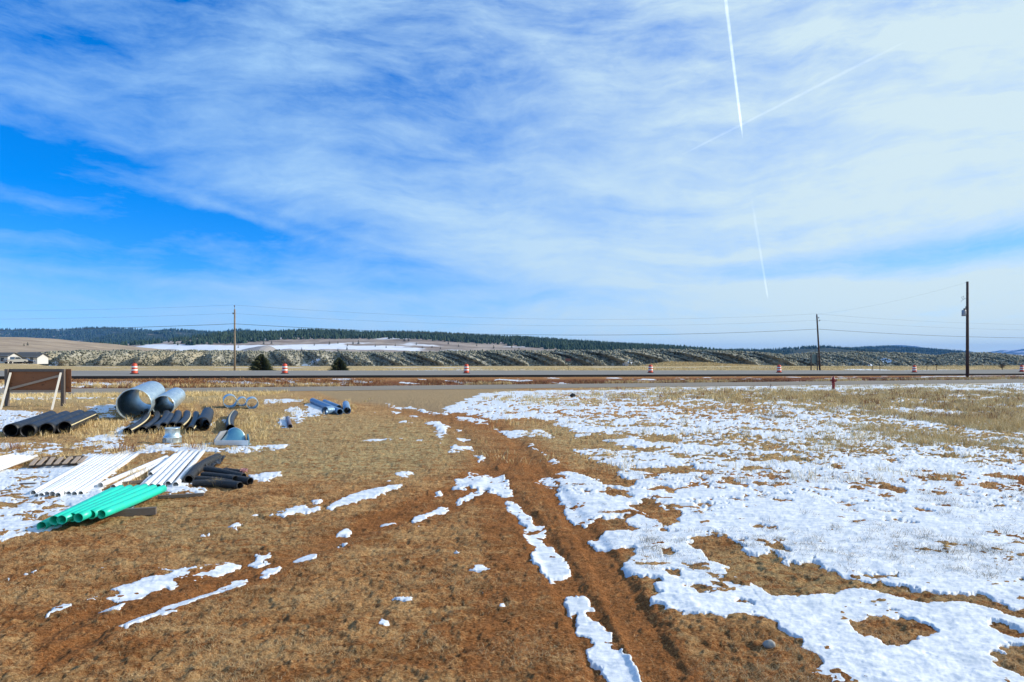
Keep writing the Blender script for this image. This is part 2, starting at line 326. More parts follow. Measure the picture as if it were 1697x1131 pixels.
PATCH = [(Z7, [(808,75),(845,150),(890,200),(885,225),(905,240),(900,285),(945,300),(950,370),(980,390),(985,420),(1030,455),(1075,450),(1090,425),(1122,410),(1100,370),(1060,320),(1000,275),(985,250),(1015,215),(990,195),(950,195),(930,150),(880,100),(850,75)]),
 (Z7, [(1075,530),(1110,615),(1150,605),(1120,650),(1150,700),(1195,705),(1240,750),(1200,785),(1225,830),(1270,835),(1300,936),(1370,1200),(1600,1200),(1455,936),(1430,860),(1380,790),(1370,765),(1320,735),(1310,690),(1280,680),(1265,650),(1200,615),(1180,600),(1235,590),(1230,570),(1190,555),(1185,530),(1140,528)]),
 (Z7, [(195,655),(245,650),(250,670),(215,690),(190,685)]), (Z7, [(270,540),(300,545),(330,540),(378,552),(350,567),(310,560),(285,557)]),
 (Z7, [(760,585),(790,575),(812,592),(785,600)]), (Z7, [(630,400),(690,392),(720,395),(750,420),(720,420),(680,412)]),
 (Z7, [(670,325),(700,318),(718,326),(695,333)]), (Z7, [(595,318),(614,318),(612,336),(597,336)]), (Z7, [(668,268),(697,266),(700,276)]),
 (Z7, [(22,230),(65,212),(110,232),(75,245),(40,243)]), (Z7, [(30,280),(95,272),(85,288),(50,290)]), (Z7, [(225,195),(270,183),(298,185),(280,200),(235,208)]),
 (Z7, [(398,203),(425,198),(428,209),(405,211)]), (Z7, [(350,180),(420,150),(480,120),(530,113),(525,130),(470,150),(410,180),(375,187)]),
 (Z7, [(690,515),(715,516),(705,525)]), (Z7, [(735,445),(765,445),(760,452)]),(Z7, [(1220,925),(1280,928),(1290,960),(1240,960)]),
 (Z3, [(1145,700),(1160,660),(1165,630),(1220,620),(1230,590),(1290,600),(1370,600),(1380,625),(1430,610),(1450,600),(1465,640),(1490,680),(1480,695),(1530,705),(1520,730),(1470,750),(1400,720),(1340,700),(1350,715),(1290,745),(1230,770),(1190,790),(1160,790),(1220,740),(1290,710),(1310,695),(1250,690),(1180,700)]),
 (Z3, [(435,965),(510,940),(550,965),(500,985),(460,982)]), (Z3, [(1030,740),(1070,715),(1100,720),(1060,745)]),
 (Z3, [(370,815),(420,790),(500,750),(620,710),(740,680),(860,665),(850,682),(760,712),(680,747),(560,782),(470,807),(390,822)]),
 (Z3, [(105,835),(200,805),(235,805),(240,820),(350,815),(290,842),(200,847),(130,866),(160,845)]), (Z3, [(275,780),(350,765),(357,780),(300,797)]),
 (Z3, [(770,610),(820,595),(930,598),(850,627),(720,672),(728,655),(800,635)]), (Z3, [(0,600),(100,605),(50,620),(20,640),(-20,640),(-20,600)]),
 (Z3, [(565,410),(640,396),(840,388),(850,400),(700,407),(580,417)]), (Z3, [(860,412),(920,398),(1000,401),(960,414)]), (Z3, [(735,295),(880,280),(892,292),(760,302)]),
 (Z3, [(955,283),(1050,283),(1150,320),(1110,325),(1100,350),(1110,370),(1090,412),(1070,417),(1060,380),(1065,355),(1010,310)]),
 (Z3, [(1150,330),(1180,335),(1200,365),(1160,347)]), (Z3, [(1160,395),(1210,378),(1250,388),(1230,407),(1180,405)]),
 (Z3, [(1075,475),(1130,455),(1175,433),(1200,448),(1270,423),(1280,435),(1260,457),(1180,467),(1120,477)]),
 (Z3, [(1255,495),(1290,478),(1320,493),(1370,513),(1330,522),(1300,534),(1280,515),(1310,505)]),
 (Z3, [(715,170),(745,173),(800,198),(870,192),(940,203),(990,222),(1060,228),(1140,226),(1145,248),(1080,249),(1000,238),(920,214),(850,212),(780,207)]),
 (Z3, [(740,232),(780,220),(850,233),(800,242)]), (Z3, [(640,230),(690,223),(680,237)]), (Z3, [(860,255),(930,248),(960,277),(900,267)]),
 (Z3, [(1140,255),(1190,250),(1280,263),(1340,273),(1400,283),(1370,302),(1300,305),(1230,287),(1180,274)]),
 (Z3, [(1365,310),(1390,306),(1430,338),(1500,346),(1590,343),(1600,362),(1540,372),(1560,392),(1480,390),(1440,367),(1430,350)]),
 (Z4, [(115,385),(160,340),(220,333),(290,385),(250,390),(200,378),(120,390)]), (Z4, [(0,365),(60,345),(120,345),(130,360),(80,390),(0,385)]),
 (Z4, [(122,420),(160,413),(205,462),(150,467)]), (Z4, [(183,485),(230,473),(264,485),(220,500)]), (Z4, [(250,530),(280,508),(357,538),(310,557),(260,547)]),
 (Z4, [(195,550),(235,548),(225,560)]), (Z4, [(0,630),(15,660),(0,665)]), (Z4, [(0,695),(50,700),(20,735),(0,735)]),
 (Z6, [(565,515),(610,490),(700,455),(800,420),(900,390),(970,365),(1080,320),(1160,300),(1170,315),(1100,345),(1000,380),(930,405),(880,430),(780,465),(680,495),(600,524)]),
 (Z6, [(435,465),(540,435),(550,408),(480,398),(560,375),(510,360),(580,335),(650,320),(670,305),(800,285),(840,272),(690,262),(700,256),(760,256),(880,262),(1000,240),(1080,236),(1150,245),(1100,260),(1040,290),(980,300),(900,325),(800,345),(720,370),(660,395),(600,420),(545,445),(570,455),(480,467)]),
 (Z6, [(1145,245),(1210,215),(1190,192),(1280,198),(1240,220),(1270,242),(1220,247)]), (Z6, [(1200,290),(1230,265),(1325,250),(1290,280),(1210,312)]),
 (Z6, [(1370,222),(1430,193),(1525,170),(1470,197),(1490,210),(1410,230)]), (Z6, [(215,455),(290,425),(385,423),(340,435),(260,464)]),
 (Z6, [(398,393),(470,393),(430,410)]), (Z6, [(430,277),(500,256),(492,277)]), (Z6, [(1060,65),(1110,50),(1145,65),(1100,74)]),
 (Z6, [(945,107),(990,93),(980,110)]), (Z6, [(135,280),(165,266),(176,280),(155,294)]), (Z6, [(35,245),(70,238),(60,252)]), (Z6, [(22,305),(50,298),(45,314)]),
 (Z6, [(360,480),(395,478),(390,490)]), (Z6, [(1040,0),(1330,0),(1400,10),(1340,12)]),
 ((0, 0, 1), [(1097,1110),(1110,1108),(1116,1112)])]
for z, pl_ in PATCH: fill(SN, tr(*z, pl_), 1.0)
# left storage yard: snow among the pipes
for pl_, v in [([(-250,676),(60,680),(96,682),(60,700),(20,716),(-250,730)], .85), ([(150,672),(200,671),(204,690),(170,694),(148,682)], 1.),
  ([(255,690),(235,700),(215,716),(190,730),(176,724),(205,705),(235,690)], 1.), ([(100,742),(150,725),(205,714),(215,720),(200,740),(245,738),(240,752),(190,752)], .82),
  ([(-250,738),(60,730),(105,732),(100,756),(-250,764)], .62), ([(225,738),(262,735),(330,735),(355,731),(345,747),(240,752)], .95),
  ([(-250,775),(60,775),(130,760),(160,745),(200,752),(170,820),(200,822),(110,850),(66,872),(20,888),(-250,880)], .86),
  ([(225,812),(240,802),(300,795),(330,812),(360,814),(310,818),(250,818)], .95), ([(412,786),(455,781),(472,789),(440,796),(415,798)], .8),
  ([(340,742),(410,738),(480,735),(470,745),(400,748),(350,752)], .78), ([(215,835),(240,829),(278,830),(240,836),(215,842)], .75), ([(283,841),(300,842),(300,847),(286,845)], .8),
  ([(-250,890),(18,884),(70,874),(55,884),(0,893),(-250,900)], .7), ([(470,690),(478,694),(480,710),(468,712),(460,698)], 1.),
  ([(470,680),(495,672),(505,690),(500,704),(485,690)], .8), ([(505,668),(528,666),(556,684),(540,690),(510,690)], .85), ([(438,660),(505,662),(500,666),(440,668)], .95),
  ([(330,692),(358,700),(352,712),(334,710)], .7), ([(-250,640),(1,654),(200,657),(210,660),(150,662),(-250,665)], .7), ([(365,693),(383,695),(378,704),(366,702)], .8),
  ([(40,862),(120,868),(95,878),(18,892),(8,886)], .9)]:
    fill(SN, pl_, v, 'max')
SN = blur(blur(SN, 2), 1)
# how patchy each area is
CV = np.ones((H_, W_), np.float32)
for e in [(120,760,300,110,.84), (1080,760,420,60,.80), (1500,800,300,60,.86), (1350,720,330,45,.67), (1080,690,330,22,.72), (1000,662,330,10,.72), (1300,670,300,18,.58), (1450,656,330,9,.36), (1600,665,260,17,.36), (1150,652,150,5,.55), (1640,710,180,36,.50), (1560,745,160,14,.55), (1690,755,90,18,.46), (1480,690,120,20,.58), (1400,652,500,5,.52),
          (1250,960,130,14,.86), (1120,830,80,20,.86), (1640,640,200,2.5,.9)]:
    ell(CV, *e)
# bare reddish dirt (R), green-olive stubble (G), pale tan gravel (B)
DR = np.zeros((H_, W_), np.float32); OL = np.zeros((H_, W_), np.float32); GR = np.zeros((H_, W_), np.float32)
R1 = [(1110,1330),(1020,1131),(985,1050),(960,1000),(925,940),(890,880),(850,830),(815,790),(785,745),(762,715),(735,697),(690,683),(650,672)]
R2 = [(1300,1330),(1110,1131),(1055,1030),(1020,960),(975,890),(930,830),(900,790),(878,760),(855,730),(815,704),(760,689),(690,677),(650,668)]
R3 = [(60,1100),(200,1032),(330,985),(460,940),(640,870),(740,845),(810,805),(850,765),(862,735)]
R4 = [(60,1060),(180,1000),(330,960),(440,930),(570,885),(690,835),(790,790),(840,750)]
fill(DR, [(700,1330),(760,1131),(800,960),(800,860),(770,800),(735,720),(700,690),(640,668),(690,664),(800,690),(860,715),(905,770),(960,840),(1060,960),(1180,1131),(1280,1330)], .55)
fill(DR, [(860,720),(900,730),(960,800),(1000,870),(1040,960),(1100,1050),(1060,1050),(960,930),(880,810)], .8)
for rr, w in ((R1, 20), (R2, 20), (R3, 18), (R4, 16)): line(DR, rr, w, 1.0)
fill(DR, tr(*Z5, [(1435,625),(1500,612),(1640,620),(1697,630),(1800,640),(1800,700),(1697,690),(1640,655),(1560,640)]), .9)
DR = blur(blur(blur(DR, 6), 6), 4)
for e in [(560,740,230,55,1.), (450,720,160,50,.9), (1000,715,150,25,.9), (1200,740,300,40,.8), (1600,700,300,70,1.), (60,760,260,90,.55), (380,880,160,50,.35), (1500,950,400,60,.5), (250,860,160,30,.5)]: ell(OL, *e)
fill(GR, [(540,655),(560,664),(640,672),(730,684),(790,668),(850,654),(860,640),(500,640)], 1.); GR = blur(GR, 3)
RUT = np.zeros((H_, W_), np.float32)
for rr, w in ((R1, 15), (R2, 15), (R3, 8), (R4, 8)): line(RUT, rr, w, 1.0)
RUT = blur(blur(RUT, 5), 4)
def look(img, x, y):
    yy = np.maximum(y, 2.0); px = CX + F*x/yy; py = py_of(yy)
    fx = np.clip(px-IX0-0.5, 0, W_-1.01); fy = np.clip(py-IY0-0.5, 0, H_-1.01)
    ix = fx.astype(int); iy = fy.astype(int); fx = fx-ix; fy = fy-iy
    return (img[iy, ix]*(1-fx)+img[iy, ix+1]*fx)*(1-fy)+(img[iy+1, ix]*(1-fx)+img[iy+1, ix+1]*fx)*fy

# ---------------------------------------------------------------- terrain height
HS = 0.33; RS = 0.236
def hwy_z(x): return 0.68 - 0.0072*np.clip(x, -75, 75)
def s_road(x, y): return y - RS*x - 64.4
def s_hwy(x, y): return y - HS*x
def g_base(x, y):
    s = s_hwy(x, y); zh = hwy_z(x); r = s_road(x, y)
    z = 0.10*(fbm(x, y, 0.045, 3, 5)-0.5)*sstep(14, 40, y)*(1-sstep(45, 60, y))
    rise = sstep(6.5, 1.0, 78.0-s)*(zh-0.27)
    ditch = -0.12*np.exp(-((r-7.0)/2.2)**2)
    z = z*(1-sstep(-7, -4.6, r)) + ditch*(s < 78) + rise*(s < 100) + (s >= 100)*((zh-0.27)*(1-sstep(100, 112, s)) + 0.42*sstep(100, 112, s))
    u = x/np.maximum(y, 1)
    drop = sstep(150, 260, y)*3.8*sstep(-0.73, -0.64, u)
    z = z - drop*(s > 118)
    return z
def snow_field(x, y):
    S = look(SN, x, y); C = look(CV, x, y)
    n = nfbm(x, y, 1.7, 5, 2, 0.6); n2 = nfbm(x, y, 5.0, 3, 8, 0.6)
    n4 = nfbm(x, y, 7.0, 4, 18, .7)
    wx = x + 0.06*(n4-.5)*np.clip(y/12, .6, 2) + 0.16*(n-0.5)*np.clip(y/12, .6, 3); wy = y + 0.14*(n4-.5)*np.clip(y/12, .6, 2) + 0.35*(n2-0.5)*np.clip(y/14, .5, 3)
    S = 0.2*S + 0.8*look(SN, wx, wy)
    nn = 0.5+1.35*(0.55*nfbm(x, y*0.8, 0.9, 5, 21, 0.62) + 0.45*n2 - 0.5)
    T = S*C + 0.95*(nn-0.5)*np.clip(1.6-C, 0.4, 1)*np.clip(S*2, 0, 1) - 0.5
    small = nfbm(x, y, 2.4, 4, 71, .62); T = T - np.clip((small-0.75)*5, 0, 1)*0.6*(C < .97)
    # verge and ditch snow further out
    r = s_road(x, y); s = s_hwy(x, y)
    m = nfbm(x*0.55, y*1.5, 0.6, 5, 31, .66)
    d = np.full(x.shape, -1.0)
    left = 1-sstep(-5, 15, x)
    d = np.where((r > 4.6) & (s < 76.6), (m-0.74)*1.2 + 0.32*np.exp(-((r-5.8)/0.9)**2)*sstep(12, 40, x) + .10*np.exp(-((r-6.4)/1.2)**2)*left + 0.10*np.exp(-((s-75.2)/0.5)**2), d)
    d = np.where((s > 101.5) & (y < 190), (nfbm(x*0.2, y, 0.22, 4, 37, .6)-0.86)*1.0, d)
    near = (r < -4.6)
    berm = 0.55*np.exp(-((r+5.5)/0.8)**2)*np.clip(sstep(4, 16, x) + (1-sstep(-27, -22, x))*.8, 0, 1) + 0.35*(m-0.5) - 0.30
    d = np.where(near & (r > -7.5), berm, d)
    d = np.where((r >= -4.6) & (r <= 4.6), -1.0, d)
    gravel = look(GR, x, y)
    T = np.where(r < -4.6, np.maximum(T, np.where(gravel > .3, -1, d)), d)
    return T

u_in = np.arange(-0.83, 0.8301, 0.00125)
u = np.concatenate([np.linspace(-1.5, -0.84, 50), u_in, np.linspace(0.84, 1.5, 50)])
ya = 3*F/(np.concatenate([np.arange(1900, 1280, -5.0), np.arange(1280, 656, -1.25)])-HOR)
yb = np.arange(ya[-1]+0.2, 118, 0.38); yc = np.concatenate([np.arange(118.5, 200, 1.5), np.arange(202, 400, 6.0), np.geomspace(410, 1500, 30)])
yr = np.concatenate([ya, yb, yc]); nr, nc = len(yr), len(u)
Y = np.repeat(yr[:, None], nc, 1); X = Y*u[None, :]
dirt = look(DR, X, Y); rut = look(RUT, X, Y)*(Y < 48)
zb = g_base(X, Y)
T = snow_field(X, Y)
nearf = 1-sstep(35, 60, Y)
tuft = fbm(X, Y, 1.6, 4, 3, 0.6); fine = fbm(X, Y, 9.0, 3, 14, .6)
fieldy = sstep(2, 9, X)*sstep(13, 20, Y)
rough = (0.095*(tuft-0.5)+(0.070+0.07*fieldy)*(fine-0.5))*(1-0.45*dirt)*nearf
clod = (np.clip(fbm(X, Y, 5.5, 3, 44, .6)-0.55, 0, 1)*0.10)*dirt*nearf
rd = s_road(X, Y); inroad = (np.abs(rd) < 5.2)
rough = np.where(inroad, 0, rough)
Zg = zb + rough + clod - 0.048*rut
th = np.clip(T*0.085, -0.06, np.where(X > 2.2+.1*Y, 0.020, 0.016))+0.004-0.016*(1-sstep(0., .22, T))*fbm(X, Y, 11., 3, 63, .6)
Zs = zb - 0.046*rut + 0.35*rough + th + (0.058*(fbm(X*0.8, Y*1.3, 1.3, 5, 51, .58)-0.5)+.010*(fbm(X, Y*1.4, 6, 3, 58, .6)-.5))*nearf*sstep(0.02, .3, T) + 0.03*(fbm(X, Y, .35, 2, 52)-.5)*nearf
idx = np.arange(nr*nc).reshape(nr, nc)
quads = np.stack([idx[:-1, :-1], idx[:-1, 1:], idx[1:, 1:], idx[1:, :-1]], -1).reshape(-1, 4)
gm = fast_mesh('ground', np.stack([X, Y, Zg], -1).reshape(-1, 3), quads, True)
olive = look(OL, X, Y)*(Y < 62); gravel = look(GR, X, Y)*(rd < -4)
ditchc = ((rd > 4.6) & (s_hwy(X, Y) < 77.4)).astype(np.float32)*(1-0.7*sstep(73.5, 76, s_hwy(X, Y)))
tan = sstep(98, 103, s_hwy(X, Y)) + (rd < -4.6)*sstep(28, 48, Y)*np.clip(1-sstep(-26, -12, X)+.9*sstep(2, 20, X)+.25, 0, 1)
tan = np.clip(tan, 0, 1)
color_attr(gm, 'cov', np.stack([dirt, olive, gravel, ditchc], -1).reshape(-1, 4))
color_attr(gm, 'cov2', np.stack([tan, tan*0, tan*0, tan*0+1], -1).reshape(-1, 4))

# ground material
mg, t, b = new_mat('earth_and_stubble')
a1 = t.add('ShaderNodeAttribute', attribute_name='cov'); a2 = t.add('ShaderNodeAttribute', attribute_name='cov2')
s1 = t.add('ShaderNodeSeparateColor'); t.put(s1.inputs[0], a1.outputs['Color'])
s2 = t.add('ShaderNodeSeparateColor'); t.put(s2.inputs[0], a2.outputs['Color'])
co = poscoord(t)
nA = t.noise(t.mapping(co, scale=(.7, 1.3, 1)), 0.9, 5, 0.55, .3); nB = t.noise(t.mapping(co, scale=(.8, 1.5, 1)), 4.5, 7, 0.68, .6); nC = t.noise(co, 45, 5, 0.72, .8); nD = t.noise(t.mapping(co, scale=(1, 1.6, 1)), 15, 6, 0.72, 1.2)
D_ = s1.outputs[0]
brown = t.mix(t.ramp(nD, .36, .66), (0.125, 0.042, 0.013), (0.47, 0.185, 0.060)); brown = t.mix(t.ramp(nC, .40, .72, 0, .55), brown, (0.60, 0.31, 0.125))
straw = t.mix(t.ramp(nC, .32, .66), (0.46, 0.25, 0.085), (0.90, 0.63, 0.31))
sf = t.math('ADD', t.math('MULTIPLY', t.math('SUBTRACT', nA, .5), 1.6), t.math('ADD', t.math('MULTIPLY', t.math('SUBTRACT', nB, .5), 2.4), t.math('MULTIPLY', t.math('SUBTRACT', nD, .5), 2.0)))
sf = t.math('ADD', sf, t.math('SUBTRACT', .32, t.math('MULTIPLY', D_, .66)), clamp=True)
c = t.mix(t.math('MULTIPLY', sf, .85), brown, straw)
ol = t.mix(t.ramp(nD, .34, .66), (0.20, 0.135, 0.05), (0.60, 0.46, 0.22)); ol = t.mix(t.ramp(nC, .42, .7, 0, .6), ol, (0.80, 0.66, 0.38))
c = t.mix(t.math('MULTIPLY', s1.outputs[1], t.ramp(nB, .36, .56), clamp=True), c, ol)
dk = t.ramp(t.noise(t.mapping(co, scale=(.7, 1.5, 1)), 1.3, 9, .70, .8), .46, .68)
c = t.mix(t.math('MULTIPLY', dk, .52), c, (0.115, 0.045, 0.014))
c = t.mix(t.math('MULTIPLY', s1.outputs[2], .92), c, t.mix(nC, (0.24, 0.165, 0.09), (0.44, 0.32, 0.19)))
dc = t.mix(t.ramp(nD, .4, .62), (0.10, 0.040, 0.022), (0.25, 0.10, 0.050))
c = t.mix(a1.outputs['Alpha'], c, dc)
tc = t.mix(t.ramp(nD, .35, .7), (0.33, 0.235, 0.105), (0.62, 0.47, 0.25))
c = t.mix(s2.outputs[0], c, tc)
t.put(b.inputs['Base Color'], c); b.inputs['Roughness'].default_value = 0.95; b.inputs['Specular IOR Level'].default_value = 0.05
hh = t.math('ADD', t.math('MULTIPLY', nC, .5), t.math('ADD', nD, t.math('MULTIPLY', t.noise(co, 110, 3, .6), .3)))
bump(t, b, hh, 1.0, 0.055)
ground = link('ground', gm, mg); tag(ground, kind='structure')
del nA, nB, nC, nD

# snow sheet
diff = (Zs - Zg)
keep = np.maximum.reduce([diff[:-1, :-1], diff[:-1, 1:], diff[1:, 1:], diff[1:, :-1]]) > -0.004
keepT = np.maximum.reduce([T[:-1, :-1], T[:-1, 1:], T[1:, 1:], T[1:, :-1]]) > -0.12
kq = quads[(keep & keepT).ravel()]
used = np.zeros(nr*nc, bool); used[kq.ravel()] = True
remap = np.cumsum(used)-1
sm_ = fast_mesh('snow', np.stack([X, Y, Zs], -1).reshape(-1, 3)[used], remap[kq], True)
ms, t, b = new_mat('old_snow')
co = poscoord(t)
n = t.noise(t.mapping(co, scale=(1, 2.4, 1)), 3.2, 7, 0.68, .6); n2_ = t.noise(co, 26, 5, .7)
c = t.mix(t.ramp(n, .36, .64), (0.56, 0.61, 0.655), (0.79, 0.805, 0.82))
dirtf = t.math('MULTIPLY', t.ramp(t.noise(co, 9, 6, .75, 1.0), .60, .76), .30)
c = t.mix(dirtf, c, (0.42, 0.34, 0.27))
t.put(b.inputs['Base Color'], c); b.inputs['Roughness'].default_value = 0.6
b.inputs['Specular IOR Level'].default_value = 0.3
bump(t, b, t.math('ADD', n, t.math('MULTIPLY', n2_, .25)), 0.30, 0.05)
snow = link('snow', sm_, ms); tag(snow, kind='structure')

# a broad plain under everything, so the land goes on outside the fan
pm, t, b = new_mat('far_plain'); co = poscoord(t)
t.put(b.inputs['Base Color'], t.mix(t.noise(co, .02, 5, .6), (0.24, 0.17, 0.10), (0.36, 0.29, 0.20))); b.inputs['Roughness'].default_value = 1
tag(MB().poly([(-16000,-3000,-5.2),(16000,-3000,-5.2),(16000,16000,-5.2),(-16000,16000,-5.2)]).build('plain', pm), kind='structure')

def grid_at(M, x, y):
    fy = np.interp(y, yr, np.arange(nr)); fx = np.interp(x/np.maximum(y, .1), u, np.arange(nc))
    iy = np.clip(fy.astype(int), 0, nr-2); ix = np.clip(fx.astype(int), 0, nc-2); fy = fy-iy; fx = fx-ix
    return (M[iy, ix]*(1-fx)+M[iy, ix+1]*fx)*(1-fy)+(M[iy+1, ix]*(1-fx)+M[iy+1, ix+1]*fx)*fy
def zat(x, y): return float(grid_at(Zg, np.array([x]), np.array([y]))[0])
# ================================================================ roads
def strip(name, xs, rows, zf, mat):      # rows: list of y-functions of x ; a thin sheet following the ground
    V = []; nrow = len(rows)
    for x in xs:
        for yf, dz in rows: y = yf(x); V.append((x, y, zf(x, y)+dz))
    Fq = [(i*nrow+j, (i+1)*nrow+j, (i+1)*nrow+j+1, i*nrow+j+1) for i in range(len(xs)-1) for j in range(nrow-1)]
    me = bpy.data.meshes.new(name); me.from_pydata(V, [], Fq); me.update()
    return link(name, me, mat)
def road_mat(name, c1, c2, sc):
    m, t, b = new_mat(name); co = poscoord(t)
    n = t.noise(t.mapping(co, scale=(.25, 1.2, 1), rot=(0, 0, R(-15))), sc, 6, .65); n2 = t.noise(co, 14, 4, .7)
    c = t.mix(t.math('ADD', t.math('MULTIPLY', n, .7), t.math('MULTIPLY', n2, .3)), c1, c2)
    t.put(b.inputs['Base Color'], c); b.inputs['Roughness'].default_value = .95; b.inputs['Specular IOR Level'].default_value = .04; bump(t, b, n2, .6, .02)
    return m
m_side = road_mat('worn_grey_asphalt', (0.15, 0.13, 0.105), (0.37, 0.33, 0.27), 1.0)
m_hwy = road_mat('highway_asphalt', (0.16, 0.15, 0.135), (0.34, 0.32, 0.285), .7)
xs = np.arange(-110, 175, 2.0)
def one(f): return lambda x, y: float(f(np.array([x]), np.array([y]))[0])
gb = one(g_base)
so = strip('side_road', xs, [(lambda x, k=k: 64.4+RS*x+k, 0.02) for k in (-4.4, -2, 0, 2, 4.4)], gb, m_side)
tag(so, kind='structure')
def hz(x, y): return float(hwy_z(np.array([x]))[0])
# asphalt slab of the highway: a cut edge towards us, the new layer standing proud of the bank
V = []; xs2 = list(np.arange(-130, 190, 3.0))
for x in xs2:
    z = hz(x, 0); y0 = 78+HS*x+0.08*math.sin(x*.7)
    V += [(x, y0+.02, z-.36), (x, y0, z), (x, 84+HS*x, z+.03), (x, 100+HS*x, z)]
Fq = [(i*4+j, (i+1)*4+j, (i+1)*4+j+1, i*4+j+1) for i in range(len(xs2)-1) for j in range(3)]
me = bpy.data.meshes.new('highway'); me.from_pydata(V, [], Fq); me.update()
ho = link('highway', me, m_hwy); tag(ho, kind='structure')
m_edge, t, b = new_mat('shaded_black_asphalt'); t.put(b.inputs['Base Color'], (0.025, 0.025, 0.025, 1)); b.inputs['Roughness'].default_value = 1  # near black: fresh asphalt side with the shade under the layer painted in
me.materials.append(m_edge)
for i, p in enumerate(me.polygons):
    if i % 3 == 0: p.material_index = 1
m_line, t, b = new_mat('road_paint'); t.put(b.inputs['Base Color'], (0.55, 0.55, 0.52, 1)); b.inputs['Roughness'].default_value = .8
ml = strip('road_marking', [x for x in xs2 if -125 < x < 180], [(lambda x: 97.0+HS*x, .022), (lambda x: 97.25+HS*x, .022)], hz, m_line); tag(ml, kind='structure')
# connecting apron at the right where the side road meets the highway
V = [(58, 82.6, 0.12), (66, 84.5, .12), (120, 98, .1), (120, 117, .2), (74, 101.6, .2), (68, 98, .16)]

# ================================================================ hills
def mcol(name, f):
    m, t, b = new_mat(name); co = poscoord(t); t.put(b.inputs['Base Color'], f(t, co)); b.inputs['Roughness'].default_value = 1
    b.inputs['Specular IOR Level'].default_value = 0.05
    return m
def hill_mesh(name, crest, dc, df, zfoot, mat, nx=300, nv=40, dback=None, power=0.8, rough=0.0, rs=0.02, lob=None, seed=1, attr=None):
    """crest: (px,py) along the skyline at distance dc (number or function of px); foot in front at df; a back slope behind."""
    cx = np.array([c[0] for c in crest], float); cy = np.array([c[1] for c in crest], float)
    px = np.linspace(cx[0], cx[-1], nx); py = np.interp(px, cx, cy)
    k = max(1, nx//90); ker = np.ones(2*k+1)/(2*k+1); py = np.convolve(np.pad(py, k, mode='edge'), ker, 'valid')
    uu = (px-CX)/F; D = np.full(nx, float(dc)); zc = 3+(HOR-py)*D/F
    v = np.concatenate([np.linspace(0, 1, nv), 1+np.linspace(0.08, 1, nv//3)])
    VV = v[:, None]; front = np.clip(VV, 0, 1); back = np.clip(VV-1, 0, 1)
    dback = dback or (dc-df)
    Yh = df+(dc-df)*front+dback*back
    Yh = np.repeat(Yh, nx, 1) if Yh.shape[1] == 1 else Yh
    Xh = uu[None, :]*D[None, :]*np.ones_like(Yh)
    Xh = Xh*(0.55+0.45*Yh/dc) if df/dc < .8 else Xh
    hgt = np.power(np.sin(front*math.pi/2), power)*(1-back**1.5)
    Zh = zfoot+(zc[None, :]-zfoot)*hgt
    if rough: 
        nz = fbm(Xh, Yh, rs, 5, seed, .55)-.5
        Zh = Zh+rough*nz*np.clip(np.minimum(front*6, 1), 0, 1)*np.where(VV == 1, .4, 1)
    if lob: Xh, Yh, Zh = lob(Xh, Yh, Zh, front, back, px)
    Vv = np.stack([Xh, Yh, Zh], -1).reshape(-1, 3); nv2 = len(v)
    ix = np.arange(nv2*nx).reshape(nv2, nx)
    q = np.stack([ix[:-1, :-1], ix[:-1, 1:], ix[1:, 1:], ix[1:, :-1]], -1).reshape(-1, 4)
    me = fast_mesh(name, Vv, q, True)
    if attr is not None:
        A = attr(Xh, Yh, Zh); color_attr(me, 'cov', np.stack([A, A, A, A], -1).reshape(-1, 4))
    return link(name, me, mat), (Xh, Yh, Zh)

def forest(name, pts, hts, mat, tri=7, wid=0.30, seed=3):
    """many small conifers in one mesh: each a stack of two ragged cones"""
    rg = np.random.RandomState(seed); n = len(pts); V = np.zeros((n, 2*(tri+1), 3), np.float32); Fc = []
    th = np.linspace(0, 2*math.pi, tri, endpoint=False)
    for j, (z0, z1, w) in enumerate(((0.0, .75, 1.0), (.38, 1.0, .62))):
        rr = (hts*wid*w)[:, None]*(0.6+0.8*rg.rand(n, tri)); o = j*(tri+1)
        V[:, o:o+tri, 0] = pts[:, 0:1]+rr*np.cos(th); V[:, o:o+tri, 1] = pts[:, 1:2]+rr*np.sin(th)
        V[:, o:o+tri, 2] = pts[:, 2:3]+hts[:, None]*(z0-.06+.12*rg.rand(n, tri))
        V[:, o+tri, 0] = pts[:, 0]; V[:, o+tri, 1] = pts[:, 1]; V[:, o+tri, 2] = pts[:, 2]+hts*z1
        for k in range(tri): Fc.append((o+k, o+(k+1) % tri, o+tri))
    Fc = (np.array(Fc)[None]+(np.arange(n)*2*(tri+1))[:, None, None]).reshape(-1, 3)
    o = link(name, fast_mesh(name, V.reshape(-1, 3), Fc), mat); tag(o, kind='stuff'); return o
def island(t): return t.add('ShaderNodeNewGeometry').outputs['Random Per Island']
m_conifer, t, b = new_mat('conifer_needles'); t.put(b.inputs['Base Color'], t.mix(island(t), (0.022, 0.045, 0.035), (0.055, 0.085, 0.055))); b.inputs['Roughness'].default_value = 1; b.inputs['Specular IOR Level'].default_value = 0.1
def scatter_on(grid, n, seed, cond):
    Xh, Yh, Zh = grid; rg = np.random.RandomState(seed); a, b_ = Xh.shape
    i = rg.rand(n)*(a-1.001); j = rg.rand(n)*(b_-1.001); i0 = i.astype(int); j0 = j.astype(int); fi = i-i0; fj = j-j0
    def L(M): return (M[i0, j0]*(1-fj)+M[i0, j0+1]*fj)*(1-fi)+(M[i0+1, j0]*(1-fj)+M[i0+1, j0+1]*fj)*fi
    P_ = np.stack([L(Xh), L(Yh), L(Zh)], -1); k = cond(P_, i/(a-1), rg); return P_[k]
def proj(P_): return CX+F*P_[:, 0]/P_[:, 1], HOR-F*(P_[:, 2]-3)/P_[:, 1]

